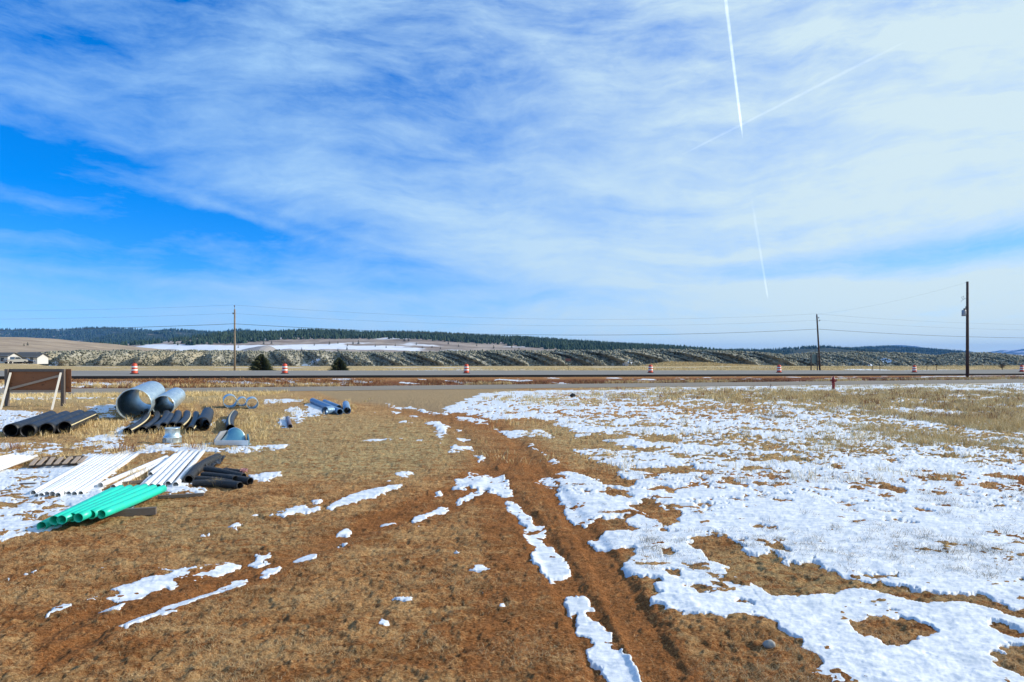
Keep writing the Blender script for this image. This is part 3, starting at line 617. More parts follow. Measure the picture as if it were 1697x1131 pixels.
# far mountains, right
m_far = mcol('far_mountain_rock', lambda t, co: t.mix(t.ramp(t.noise(t.mapping(co, scale=(1, 1, 3)), .0016, 7, .65), .50, .60), (0.05, 0.07, 0.10), (0.62, 0.66, 0.72)))
fm, _ = hill_mesh('mountains', [(1380,586),(1440,580),(1455,574.5),(1490,575),(1514,577),(1533,583),(1556,584),(1574,586),(1600,588),(1623,586),(1632,584),(1645,586),(1665,584),(1679,579.5),(1697,580.5),(1720,578),(1800,582),(1900,578),(2100,584)], 13000, 9500, -20, m_far, 420, 40, 3000, 1.3, 110, .0012, seed=4)
tag(fm, kind='structure')
m_valley = mcol('snowy_valley', lambda t, co: t.mix(t.ramp(t.noise(t.mapping(co, scale=(.4, 1.5, 1)), .0022, 6, .6), .40, .60), (0.74, 0.76, 0.80), (0.30, 0.30, 0.28)))
vo, _ = hill_mesh('snow_valley', [(1440,590),(1500,587),(1520,585.5),(1545,589),(1640,590),(1670,588.5),(1700,588),(1800,588),(2100,588)], 8800, 5200, -90, m_valley, 120, 24, 700, 1.0, 10, .003)
tag(vo, kind='structure')
# far left blue hills
m_hillf = mcol('forested_hillside', lambda t, co: t.mix(t.ramp(t.noise(co, .0042, 7, .68), .55, .63), (0.045, 0.06, 0.045), (0.42, 0.34, 0.25)))
h1, g1 = hill_mesh('hills', [(-500,552),(-300,550),(-100,548),(0,548.4),(35,548.6),(71,550.3),(113,552),(141,549.5),(177,548),(205,549),(237,550.7),(255,551),(285,555),(340,560),(420,566)], 6500, 4300, 10, m_hillf, 420, 60, 2500, .9, 70, .0016, seed=9)
tag(h1, kind='structure')
h2, g2 = hill_mesh('hills', [(225,563),(248,556),(271,552.5),(299,549),(318,550),(346,554),(368,555),(386,553),(400,551.8),(430,553),(480,556),(560,562),(640,568)], 4600, 3300, 15, m_hillf, 300, 50, 1600, .85, 40, .0024, seed=12)
tag(h2, kind='structure')
# right forest hills
m_hillr = mcol('dark_forest_hill', lambda t, co: t.mix(t.ramp(t.noise(co, .010, 6, .7), .60, .68), (0.045, 0.06, 0.045), (0.38, 0.34, 0.28)))
h3, g3 = hill_mesh('hills', [(1330,590),(1385,581),(1413,578.5),(1445,576.5),(1461,576.5),(1475,578.5),(1494,580),(1514,584),(1533,589),(1547,593),(1575,598)], 5200, 3600, -20, m_hillr, 220, 40, 1200, .9, 22, .003, seed=21)
tag(h3, kind='structure')
h4, g4 = hill_mesh('hills', [(1130,588),(1180,584),(1222,582.5),(1268,582.5),(1287,580.5),(1306,579),(1324,578),(1352,577.3),(1367,578),(1389,580.5),(1412,583),(1440,588),(1480,595)], 3000, 2200, -15, m_hillr, 260, 40, 900, .9, 14, .005, seed=22)
tag(h4, kind='structure')
h5, g5 = hill_mesh('hills', [(1640,605),(1668,601.5),(1683,600),(1697,598.5),(1740,596),(1900,590),(2100,592)], 2600, 1900, -40, m_hillr, 120, 24, 900, .9, 8, .005, seed=23)
tag(h5, kind='structure')
# wooded ridge behind the meadow
def mid_attr(Xh, Yh, Zh):
    px = CX+F*Xh/Yh; py = HOR-F*(Zh-3)/Yh
    band = np.exp(-((py-575.5)/4.2)**2)*sstep(205, 250, px)*(1-sstep(585, 700, px))
    band2 = np.exp(-((py-580)/2.4)**2)*sstep(600, 700, px)*(1-sstep(800, 850, px))*.45
    n = nfbm(Xh*0.5, Yh, .02, 5, 61, .62)
    return np.clip((band*1.15+band2+(n-.5)*1.3-.28)*2.0, 0, 1)
m_mid = mcol('dry_meadow_slope', lambda t, co: t.mix(t.math('MULTIPLY', t.ramp(t.add('ShaderNodeAttribute', attribute_name='cov').outputs['Fac'], .1, .8), .9),
        t.mix(t.ramp(t.noise(t.mapping(co, scale=(1, 2, 1)), .012, 8, .72), .35, .65), (0.20, 0.155, 0.125), (0.40, 0.33, 0.27)), (0.76, 0.79, 0.84)))
tops = [(150,576),(250,572),(320,568),(360,564),(400,558),(421,557),(454,556),(490,556),(525,554),(563,554),(596,555),(631,556),(666,556.6),(713,556.6),(760,559.5),(811,562.5),(858,564.5),(905,567.5),(952,571.5),(999,573.5),(1046,576),(1094,578.5),(1127,582),(1200,590)]
h6, g6 = hill_mesh('meadow_slope', tops, 1900, 1000, -8, m_mid, 700, 90, 700, .95, 7, .010, seed=31, attr=mid_attr)
tag(h6, kind='structure')
cxs = np.array([c[0] for c in tops]); lowb = [(150,576),(300,572),(360,570),(400,569),(454,564.5),(540,562),(640,562),(700,564),(760,567),(800,571),(858,575),(905,579),(952,583),(1200,590)]
def cond_ridge(P_, fi, rg):
    px, py = proj(P_); lo = np.interp(px, [a for a, _ in lowb], [b for _, b in lowb]); hi = np.interp(px, cxs, [c[1] for c in tops])
    cl = fbm(P_[:, 0], P_[:, 1], .012, 3, 77)
    return ((py < lo+(cl-.5)*5) & ((px > 345) | (cl > .62))) & (rg.rand(len(px)) < .95)
pts = scatter_on(g6, 26000, 5, cond_ridge); rg = np.random.RandomState(2)
forest('forest', pts, 6.5+6.5*rg.rand(len(pts))**1.5, m_conifer)
pts = scatter_on(g4, 6000, 6, lambda P_, fi, rg: fbm(P_[:, 0], P_[:, 1], .006, 3, 71) > .42); forest('forest', pts, 8+7*rg.rand(len(pts)), m_conifer)
pts = scatter_on(g3, 5000, 7, lambda P_, fi, rg: fbm(P_[:, 0], P_[:, 1], .004, 3, 72) > .42); forest('forest', pts, 13+9*rg.rand(len(pts)), m_conifer)
pts = scatter_on(g1, 15000, 8, lambda P_, fi, rg: fbm(P_[:, 0], P_[:, 1], .0042, 4, 73) < .56); forest('forest', pts, 16+14*rg.rand(len(pts)), m_conifer)
pts = scatter_on(g2, 9000, 9, lambda P_, fi, rg: fbm(P_[:, 0], P_[:, 1], .005, 4, 74) < .58); forest('forest', pts, 12+12*rg.rand(len(pts)), m_conifer)
# tan hill at left
m_tan = mcol('tan_grass_hill', lambda t, co: t.mix(t.ramp(t.noise(t.mapping(co, scale=(1, 2.5, 1)), .03, 8, .7), .3, .7), (0.26, 0.195, 0.135), (0.46, 0.36, 0.25)))
h7, g7 = hill_mesh('grass_hill', [(-600,556),(-200,558),(0,560),(47,560.3),(94,562.5),(130,566),(165,569),(189,572),(212,574.5),(235,577),(280,582),(340,587)], 800, 430, -2, m_tan, 260, 50, 500, .9, 2.2, .02, seed=41)
tag(h7, kind='structure')
# grey mounds in the snowy meadow
m_mound = mcol('grey_spoil', lambda t, co: t.mix(t.noise(co, .12, 6, .7), (0.20, 0.19, 0.19), (0.36, 0.34, 0.33)))
for cr, dd in (([(395,583),(412,578),(432,574),(445,573),(452,576),(458,584)], 620), ([(452,584),(470,579),(482,578),(492,580),(500,584)], 560), ([(520,584),(532,579),(545,578.5),(556,582),(562,585)], 560)):
    o, _ = hill_mesh('spoil_mound', cr, dd, dd-45, -3, m_mound, 60, 20, 40, .8, 1.0, .1, seed=dd); tag(o, kind='structure')

# dredge spoil banks: steep cobble and sage flanks, fluted by gullies
def spoil_mat():
    def f(t, co):
        n1 = t.noise(co, .9, 5, .75, 1.0); v = t.vor(t.mapping(co, scale=(1, .5, 1)), 1.05, out='Color'); sv = t.add('ShaderNodeSeparateColor'); t.put(sv.inputs[0], v)
        big = t.noise(co, .05, 4, .6)
        c = t.mix(t.ramp(n1, .35, .65), (0.17, 0.16, 0.125), (0.42, 0.39, 0.305))
        c = t.mix(t.math('MULTIPLY', t.ramp(sv.outputs[0], .66, .9), .5), c, (0.50, 0.47, 0.39))
        c = t.mix(t.math('MULTIPLY', t.ramp(sv.outputs[1], .7, .8), .75), c, (0.055, 0.06, 0.045))
        c = t.mix(t.math('MULTIPLY', t.ramp(big, .5, .65), .45), c, (0.45, 0.37, 0.23))
        sn = t.add('ShaderNodeAttribute', attribute_name='cov').outputs['Fac']
        return t.mix(t.ramp(sn, .45, .55), c, (0.76, 0.79, 0.84))
    m = mcol('cobble_and_sage', f)
    return m
m_spoil = spoil_mat()
def lobber(amp, f1, skewf, zamp):
    def L(Xh, Yh, Zh, fr, bk, px):
        sk = skewf(px)[None, :]
        w = 9*(fbm(Xh, Yh, .03, 3, 90)-.5)
        q = (Xh+w-sk*fr*14)*f1
        saw = q-np.floor(q); rid = 1-np.abs(2*saw-1)**1.3
        big = fbm(Xh, Yh*0, .028, 2, 95)
        a = amp*np.interp(px, [60, 420, 650, 1700], [1, .9, .5, .6])[None, :]*(0.5+big)*np.sin(np.clip(1-fr, 0, 1)*math.pi*.82+.25)*(bk == 0)
        Yh = Yh-a*rid; Zh = Zh+zamp*(rid-.5)*np.sin(np.clip(fr, 0, 1)*math.pi)*.6
        q2 = (Xh+w*.6-sk*fr*15)/5.6; r2 = 1-np.abs(2*(q2-np.floor(q2))-1); m2 = np.interp(px, [60, 520, 700, 1700], [.3, .4, 1, .7])[None, :]
        Yh = Yh-3.4*m2*r2*np.sin(np.clip(1-fr, 0, 1)*math.pi*.8+.3)*(bk == 0)
        f3 = fbm(Xh, Zh*2, .45, 3, 96)-.5
        crest = (fbm(Xh, Yh, .09, 3, 97)-.5)*1.3*(fr > .9)
        return Xh, Yh-f3*1.1, Zh+(fbm(Xh, Yh, .8, 2, 99)-.5)*.55+crest
    return L
def spoil_snow(spots):
    def A(Xh, Yh, Zh):
        px = CX+F*Xh/Yh; py = HOR-F*(Zh-3)/Yh; n = nfbm(Xh, Zh*1.5, .25, 4, 101, .6); out = np.zeros_like(px)
        for cx, cy, rx, ry, rot, st in spots:
            c, s_ = math.cos(R(rot)), math.sin(R(rot)); dx = px-cx; dy = py-cy
            q = ((dx*c+dy*s_)/rx)**2+((-dx*s_+dy*c)/ry)**2
            out = np.maximum(out, np.exp(-q)*st)
        return np.clip(out+(n-.5)*.7*np.clip(out*3, 0, 1), 0, 1)
    return A
crA = [(66,612),(75,604),(82,597),(90,589),(98,585),(120,582.5),(180,582.5),(250,583),(330,582),(420,584),(500,583),(560,584),(640,585),(700,584),(800,583),(900,582.5),(1000,582),(1100,581.5),(1130,581),(1150,581.5),(1170,582.5),(1200,583.5),(1250,585),(1290,589),(1320,596),(1340,606)]
sA, gA = hill_mesh('spoil_bank', crA, 300, 282, -3.6, m_spoil, 2600, 60, 22, .75, 0, .02,
    lob=lobber(12, 1/16.0, lambda p: np.interp(p, [60, 300, 480, 700, 1000, 1300], [0.2, 0.25, -0.9, -1.7, -1.7, -1.5]), 1.0),
    attr=spoil_snow([(510,607,26,6,-25,.8),(1038,603,10,6,-20,1.1),(1012,609,9,2,0,.7),(350,607,10,2,-15,.7),(275,610,12,2,-10,.6),(90,604,12,4,-30,.9)]))
tag(sA, kind='structure')
crB = [(1235,606),(1262,596),(1290,590),(1320,587),(1345,585.5),(1400,585.5),(1440,585.5),(1475,586),(1500,586.8),(1530,589.5),(1550,594),(1575,600)]
sB, gB = hill_mesh('spoil_bank', crB, 330, 300, -3.6, m_spoil, 900, 60, 26, .75, 0, .02,
    lob=lobber(5, 1/19.0, lambda p: np.interp(p, [1200, 1700], [-1.4, -1.0]), 1.2),
    attr=spoil_snow([(1290,594,14,1.6,-15,1.1),(1335,604,16,2.2,-22,.9),(1345,607,14,2,0,.8),(1470,600,14,6,20,.62),(1440,605,16,4,10,.6),(1500,609,20,2,0,.6)]))
tag(sB, kind='structure')
crC = [(1515,604),(1535,597),(1550,592.5),(1570,588.5),(1600,586.8),(1620,586.2),(1650,588),(1675,592.5),(1697,598.5),(1725,605),(1750,612)]
sC, gC = hill_mesh('spoil_bank', crC, 315, 285, -3.6, m_spoil, 600, 60, 26, .7, 0, .02, lob=lobber(4, 1/23.0, lambda p: p*0-1.0, 1.0), attr=spoil_snow([(1560,606,20,2,0,.5)]))
tag(sC, kind='structure')
# low weedy mound with snow before the banks, right of centre
m_weed = mcol('weedy_mound', lambda t, co: t.mix(t.ramp(t.add('ShaderNodeAttribute', attribute_name='cov').outputs['Fac'], .45, .55), t.mix(t.ramp(t.noise(co, .7, 7, .75, .5), .35, .68), (0.16, 0.10, 0.05), (0.52, 0.39, 0.20)), (0.76, 0.79, 0.84)))
wo, gW = hill_mesh('weedy_mound', [(1035,613),(1060,608),(1088,603.5),(1110,601.5),(1150,602),(1185,603.5),(1205,605),(1250,607),(1290,608),(1340,611),(1380,613)], 175, 160, -.4, m_weed, 300, 24, 18, .8, .7, .25, seed=55,
    attr=spoil_snow([(1222,613,16,5,0,1.15),(1205,613,18,2.5,0,1.),(1250,614,10,3,0,1.),(1290,614,14,1.6,0,.9),(1190,615,12,1.6,0,.8)]))
tag(wo, kind='structure')

# sage and rabbitbrush clumps growing over the banks
def clumps(name, P_, size, mat, seed=1, k=6, flat=.8):
    rg = np.random.RandomState(seed); n = len(P_); sz = size*(0.5+rg.rand(n)); V = np.zeros((n, k+2, 3), np.float32)
    th = np.linspace(0, 2*math.pi, k, endpoint=False)[None]+rg.rand(n, 1)*3
    rr = sz[:, None]*(0.6+.8*rg.rand(n, k))*.5
    V[:, :k, 0] = P_[:, 0:1]+rr*np.cos(th); V[:, :k, 1] = P_[:, 1:2]+rr*np.sin(th); V[:, :k, 2] = P_[:, 2:3]+sz[:, None]*flat*.45*(.5+rg.rand(n, k))
    V[:, k] = P_+np.stack([sz*0, sz*0, sz*flat], -1); V[:, k+1] = P_-np.stack([sz*0, sz*0, sz*.3], -1)
    Fc = []
    for i in range(k): Fc += [(i, (i+1) % k, k), ((i+1) % k, i, k+1)]
    Fc = (np.array(Fc)[None]+(np.arange(n)*(k+2))[:, None, None]).reshape(-1, 3)
    o = link(name, fast_mesh(name, V.reshape(-1, 3), Fc), mat); tag(o, kind='stuff'); return o
m_sage, t, b = new_mat('sagebrush'); r_ = island(t)
c = t.mix(t.ramp(r_, .2, .5), (0.09, 0.095, 0.07), (0.30, 0.29, 0.21)); c = t.mix(t.ramp(r_, .86, .92), c, (0.38, 0.35, 0.26)); t.put(b.inputs['Base Color'], c); b.inputs['Roughness'].default_value = 1
allp = np.concatenate([scatter_on(gA, 15000, 12, lambda P_, fi, rg: P_[:, 1] < 304), scatter_on(gB, 6000, 13, lambda P_, fi, rg: P_[:, 1] < 334), scatter_on(gC, 5000, 14, lambda P_, fi, rg: P_[:, 1] < 320)])
clumps('sagebrush', allp, .62, m_sage, 5)

# lone pines standing on the meadow slope and banks
m_bark, t, b = new_mat('bark'); t.put(b.inputs['Base Color'], t.mix(t.noise(objco(t), 12, 4), (0.06, 0.04, 0.028), (0.16, 0.11, 0.07))); b.inputs['Roughness'].default_value = 1
def conifer_mesh(seed, h, rad, layers, per, bl):
    rg = random.Random(seed); V = []; Fc = []
    for i in range(layers):
        fz = (i+.5)/layers; z = h*(.04+.94*fz); r = rad*(1-fz)**.62*(.75+.5*rg.random())+.03*h*(1-fz)
        for k in range(per):
            a = rg.random()*6.283; rr = r*(.65+.5*rg.random()); L_ = rr; w = bl*(.5+.6*rg.random())
            dx, dy = math.cos(a), math.sin(a); droop = -.12*L_+.25*L_*rg.random()
            b0 = len(V)
            V += [(dx*.05*L_, dy*.05*L_, z), (dx*L_*.6-dy*w, dy*L_*.6+dx*w, z+droop*.5-.05*L_), (dx*L_, dy*L_, z+droop), (dx*L_*.6+dy*w, dy*L_*.6-dx*w, z+droop*.5-.05*L_), (dx*L_*.55, dy*L_*.55, z+droop*.5+w*.9)]
            Fc += [(b0, b0+1, b0+4), (b0+1, b0+2, b0+4), (b0+2, b0+3, b0+4), (b0+3, b0, b0+4)]
    me = bpy.data.meshes.new('crown'); me.from_pydata(V, [], Fc); me.update(); return me
def conifer(name, loc, h, rad, label, cat, group, seed=1, layers=26, per=16, mat=m_conifer, src=None):
    e = empty(name, loc, random.random()*6); tag(e, label, cat, group)
    if src is None:
        me = conifer_mesh(seed, h, rad, layers, per, h*.035); me.materials.append(mat)
        MB().sweep([(0, 0, -.3), (0, 0, h*.5), (0, 0, h*.96)], [h*.022, h*.014, h*.004], 8).build('trunk', m_bark, e)
        o = link('crown', me, None, e)
    return e
m_spruce, t, b = new_mat('spruce_needles'); t.put(b.inputs['Base Color'], t.mix(t.noise(objco(t), 5, 4), (0.030, 0.038, 0.018), (0.085, 0.085, 0.038))); b.inputs['Roughness'].default_value = 1; b.inputs['Specular IOR Level'].default_value = 0.1
def gz(x, y): return gb(x, y)
for (px, pyb, pt, wpx, lab, sd_) in ((433, 616, 586, 36, 'dark bushy spruce beside the utility pole, the larger of the two beyond the highway', 3), (562, 616, 592, 28, 'small dark spruce further along the verge, the smaller of the two beyond the highway', 9)):
    y = 107.0/(1-HS*(px-CX)/F*.62); y = 103/(1-HS*(px-CX)/F)+3; x = (px-CX)/F*y; z = gz(x, y); top = 3+(HOR-pt)*y/F
    conifer('spruce_tree', (x, y, z), top-z, wpx/2*y/F*1.15, lab, 'tree', 'spruces beyond the highway', sd_, 34, 30, m_spruce)
# lone pines
lone = [(40,573.5,3),(46,573,4),(437,571,4),(450,570.5,4),(395,577,3),(546,571.5,4),(560,570,3),(576,574,3),(594,571,5),(612,563,4),(521,573,3),(670,566,6),(677,566,4),(622,575,3),(737,567,4),(716,577,3),(700,578,3),(743,571,4),(818,578,4),(848,577,4),(640,577,3),(655,574,3),(760,575,3),(790,574,3),(560,582,3),(500,582,4),(575,580,4),(585,571,4),(690,572,3),(730,579,3),(860,580,3),(905,583,3)]
base_tree = None
from mathutils.bvhtree import BVHTree
def bvh_of(g):
    Xh, Yh, Zh = g; a, b_ = Xh.shape; V = np.stack([Xh, Yh, Zh], -1).reshape(-1, 3); ix = np.arange(a*b_).reshape(a, b_)
    q = np.stack([ix[:-1, :-1], ix[:-1, 1:], ix[1:, 1:], ix[1:, :-1]], -1).reshape(-1, 4)
    return BVHTree.FromPolygons([tuple(v) for v in V.tolist()], q.tolist())
bv6 = bvh_of(g6); bv7 = bvh_of(g7)
o3 = Vector((0, 0, 3))
def where(px, n_left):
    if px < 60: return 'on the bare tan hill above the house'
    if px < 520: return 'on the snowy slope near the utility pole'
    if px < 640: return 'on the snow patch under the wooded ridge'
    return 'on the pinkish meadow under the wooded ridge'
groups = {}
for i, (px, py, hp) in enumerate(lone):
    dr = Vector(((px-CX)/F, 1, (HOR-py)/F)).normalized(); hit = (bv7 if px < 60 else bv6).ray_cast(o3, dr)
    if hit[0] is None: continue
    dist = hit[0].y; h = hp*1.5*dist/F
    lab = 'small lone dark pine standing ' + where(px, i)
    if base_tree is None:
        base_tree = empty('pine_tree', hit[0]); me = conifer_mesh(77, 1.0, .30, 14, 9, .05); me.materials.append(m_conifer)
        MB().sweep([(0, 0, -.05), (0, 0, .5), (0, 0, .95)], [.025, .015, .004], 6).build('trunk', m_bark, base_tree); link('crown', me, None, base_tree); e = base_tree; parts_ = list(base_tree.children)
    else:
        e = base_tree.copy(); COL.objects.link(e); e.location = hit[0]
        for ch in parts_:
            c2 = ch.copy(); COL.objects.link(c2); c2.parent = e
    e.scale = (h, h, h); e.rotation_euler = (0, 0, i*1.3); tag(e, lab, 'tree', 'lone pines ' + where(px, i))

# ================================================================ poles and wires
m_pole, t, b = new_mat('weathered_pole_wood'); co = t.mapping(objco(t), scale=(6, 6, .5)); t.put(b.inputs['Base Color'], t.mix(t.noise(co, 3, 5, .7), (0.15, 0.11, 0.075), (0.42, 0.33, 0.23))); b.inputs['Roughness'].default_value = .9
m_pole2, t, b = new_mat('dark_creosote_pole'); co = t.mapping(objco(t), scale=(6, 6, .5)); t.put(b.inputs['Base Color'], t.mix(t.noise(co, 3, 5, .7), (0.035, 0.022, 0.018), (0.12, 0.07, 0.05))); b.inputs['Roughness'].default_value = .9
m_wire, t, b = new_mat('wire'); t.put(b.inputs['Base Color'], (0.10, 0.11, 0.12, 1)); b.inputs['Roughness'].default_value = .6
m_steel, t, b = new_mat('grey_steel'); t.put(b.inputs['Base Color'], (0.30, 0.31, 0.33, 1)); b.inputs['Metallic'].default_value = .4; b.inputs['Roughness'].default_value = .5
m_porc, t, b = new_mat('insulator_glaze'); t.put(b.inputs['Base Color'], (0.16, 0.13, 0.12, 1)); b.inputs['Roughness'].default_value = .25
def insul(mb, p, s=1.0):
    mb.lathe([(0, 0), (.05*s, 0), (.05*s, .05), (.075*s, .06), (.05*s, .10), (.08*s, .12), (.05*s, .17), (.06*s, .2), (0, .24)], p, 10); return mb
def pole(loc, h, lean, mat, label, r=.15):
    e = empty('utility_pole', loc); tag(e, label, 'utility pole')
    MB().sweep([(0, 0, -.5), (lean*.5, 0, h*.5), (lean, 0, h)], [r, r*.88, r*.72], 14).build('post', mat, e); return e
pA = Vector((-39.4, 97.0, 0)); pA.z = gz(pA.x, pA.y); topA = 3+(HOR-513)*97/F
eA = pole(pA, topA-pA.z, 0, m_pole, 'tan weathered wooden utility pole beyond the highway, left of the bushy spruce')
mb = MB().beam((0, 0, topA-pA.z-.1), (-.03, 0, topA-pA.z+.38), .05, .05); mb.build('bracket', m_steel, eA); insul(MB(), (-.03, 0, topA-pA.z+.36), 1.2).build('insulator', m_porc, eA)
insul(MB(), (-.24, 0, 8.75-pA.z), 1.3).build('insulator', m_porc, eA); MB().beam((-.1, 0, 8.78-pA.z), (-.26, 0, 8.78-pA.z), .04, .04).build('bracket', m_steel, eA)
dB = 117.0; pB = Vector(((1359-CX)/F*dB, dB, 0)); pB.z = gz(pB.x, pB.y); topB = 3+(HOR-523)*dB/F; leanB = (1353.5-1359)/F*dB
eB = pole(pB, topB-pB.z, leanB, m_pole2, 'dark utility pole leaning left beyond the highway, beside the roadside sign', .16)
insul(MB(), (leanB, 0, topB-pB.z), 1.5).build('insulator', m_porc, eB); mb = MB().beam((leanB+.05, 0, 8.8-pB.z), (leanB+.5, 0, 8.75-pB.z), .05, .05); mb.build('bracket', m_steel, eB)
insul(MB(), (leanB+.32, 0, 9.2-pB.z), 1.2).build('insulator', m_porc, eB); insul(MB(), (leanB+.5, 0, 8.75-pB.z), 1.2).build('insulator', m_porc, eB)
dC = 89.0; pC = Vector(((1603-CX)/F*dC, dC, 0)); pC.z = gz(pC.x, pC.y); topC = 3+(HOR-467)*dC/F
eC = pole(pC, topC-pC.z, 0, m_pole2, 'tall dark utility pole carrying a grey transformer, nearest pole at right', .20)
zt = 3+(HOR-519)*dC/F-pC.z
mb = MB().lathe([(0, -.42), (.24, -.42), (.26, -.38), (.26, .30), (.22, .38), (0, .40)], (-.50, -.05, zt), 16); mb.box((-.22, -.03, zt), (.12, .08, .3)); mb.build('transformer', m_steel, eC)
insul(MB(), (-.42, -.05, zt+.38), 2.0).build('bushing', m_porc, eC); MB().beam((-.18, 0, zt+.45), (-.24, -.02, zt+.85), .08, .08).build('fuse_cutout', m_porc, eC)
za = zt+1.85
mb = MB().beam((-.15, 0, za+.1), (-.62, 0, za-.15), .035, .035).beam((-.62, 0, za-.15), (-.85, 0, za-.38), .03, .03).beam((-.55, 0, za-.1), (-.78, 0, za+.2), .03, .03).beam((-.78, 0, za+.2), (-.50, 0, za+.35), .03, .03).beam((-.5, 0, za+.35), (-.42, 0, za-.02), .03, .03); mb.build('guy_bracket', m_steel, eC)
MB().beam((-.12, 0, topC-pC.z-.15), (-.32, 0, topC-pC.z-.17), .04, .04).build('bracket', m_steel, eC)
def wire(pts, sag, r, label, group):
    P_ = []
    for i in range(len(pts)-1):
        a = Vector(pts[i]); c = Vector(pts[i+1]); n = 24
        for k in range(n+(i == len(pts)-2)):
            q = k/n; p = a.lerp(c, q); p.z -= sag*4*q*(1-q); P_.append(p)
    o = MB().sweep(P_, r, 6).build('overhead_wire', m_wire); tag(o, label, 'wire', group); return o
dv = Vector((91.9, 20, 0))
def row(zA, zB, offA=0, offB=0): 
    a = Vector((-39.4+offA, 96.8, zA)); c = Vector((52.6+offB, 116.8, zB))
    return [a-dv, a, c, c+dv]
wire(row(7.37, 7.37, 0, -.3), 1.3, .030, 'thick lowest overhead cable strung between the poles along the highway', 'overhead wires along the highway')
wire(row(topA+.6, topB+.25, 0, leanB), 1.45, .009, 'thin topmost overhead wire running over the pole tops along the highway', 'overhead wires along the highway')
wire(row(8.85, 8.9, -.25, leanB+.4), 1.35, .009, 'thin middle overhead wire between the top wire and the thick cable', 'overhead wires along the highway')
wire([(pB.x+leanB, 117, topB+.2), (pC.x-.2, 89, topC-.15)], .5, .005, 'thin slack wire rising from the leaning pole to the transformer pole', 'wires to the transformer pole')

# ================================================================ roadside things
def mat_simple(name, c, rough=.6, metal=0., c2=None, sc=8):
    m, t, b = new_mat(name)
    if c2: t.put(b.inputs['Base Color'], t.mix(t.noise(objco(t), sc, 5, .65), c, c2))
    else: t.put(b.inputs['Base Color'], tuple(c)+(1,))
    b.inputs['Roughness'].default_value = rough; b.inputs['Metallic'].default_value = metal; return m
m_orange = mat_simple('drum_orange_plastic', (0.62, 0.045, 0.012), .5, 0, (0.72, 0.08, 0.02), 5); m_refl = mat_simple('white_reflective_band', (0.78, 0.72, 0.66), .4); m_rub = mat_simple('black_rubber', (0.02, 0.02, 0.02), .9)
m_orange_d = mat_simple('dull_drum_plastic', (0.16, 0.035, 0.022), .8)
drum_labels = ['orange and white traffic drum on the highway directly above the two big grey culverts', 'orange and white traffic drum on the highway between the two spruce trees', 'orange and white traffic drum on the highway above the dirt track, nearest the middle', 'orange and white traffic drum on the highway left of the small snow bank', 'orange and white traffic drum on the highway left of the leaning pole and sign', 'orange and white traffic drum on the highway left of the transformer pole', 'dark dull traffic drum on the highway, cut by the right edge of the photo']
drum0 = None
for i, (px, lab) in enumerate(zip((223, 472, 773, 1078, 1291, 1515, 1693), drum_labels)):
    uu = (px-CX)/F; y = 84/(1-HS*uu); x = uu*y; z = hz(x, y)+.03
    if drum0 is None:
        e = drum0 = empty('traffic_drum', (x, y, z))
        MB().lathe([(0, .0), (.42, 0), (.43, .04), (.40, .07), (.30, .08), (.28, .06), (0, .06)], (0, 0, 0), 20).build('base_ring', m_rub, e)
        MB().lathe([(.30, .06), (.30, .30), (.285, .32), (.285, .34), (.27, .36), (.27, .6), (.26, .62), (.26, .86), (.245, .89), (.24, 1.02), (.20, 1.07), (0, 1.08)], (0, 0, 0), 20).build('body', m_orange, e)
        MB().lathe([(.291, .34), (.291, .48), (.274, .49)], (0, 0, 0), 20).build('reflective_band', m_refl, e)
        MB().lathe([(.277, .66), (.277, .80), (.262, .81)], (0, 0, 0), 20).build('reflective_band', m_refl, e)
        MB().box((-.06, 0, 1.10), (.03, .03, .10)).box((.06, 0, 1.10), (.03, .03, .10)).box((0, 0, 1.15), (.15, .03, .03)).build('handle', m_orange, e)
        dch = list(e.children)
    else:
        e = drum0.copy(); COL.objects.link(e); e.location = (x, y, z)
        for ch in dch: c2 = ch.copy(); COL.objects.link(c2); c2.parent = e
    tag(e, lab, 'traffic drum', 'traffic drums along the near highway lane')
# hydrant
m_red = mat_simple('hydrant_red_paint', (0.17, 0.008, 0.010), .5, 0, (0.26, 0.02, 0.02), 9)
g_ = G(1381, 646, 0); hy = empty('fire_hydrant', (g_.x, g_.y, gz(g_.x, g_.y))); tag(hy, 'dark red fire hydrant standing in tan grass by the side road', 'hydrant')
MB().lathe([(0, -.1), (.17, -.1), (.17, .04), (.13, .06), (.12, .10), (.12, .55), (.15, .57), (.15, .62), (.12, .64), (.12, .84), (.16, .86), (.16, .91), (.13, .93), (.11, 1.02), (.06, 1.09), (0, 1.11)], (0, 0, 0), 20).build('barrel', m_red, hy)
MB().lathe([(0, 1.09), (.035, 1.09), (.03, 1.19), (0, 1.2)], (0, 0, 0), 5).build('operating_nut', m_red, hy)
for sx_ in (-1, 1): MB().sweep([(sx_*.08, 0, .76), (sx_*.22, 0, .76), (sx_*.25, 0, .76)], [.065, .065, .08], 12).build('hose_cap', m_red, hy)
MB().sweep([(0, -.08, .74), (0, -.22, .74), (0, -.25, .74)], [.085, .085, .10], 12).build('pumper_cap', m_red, hy)
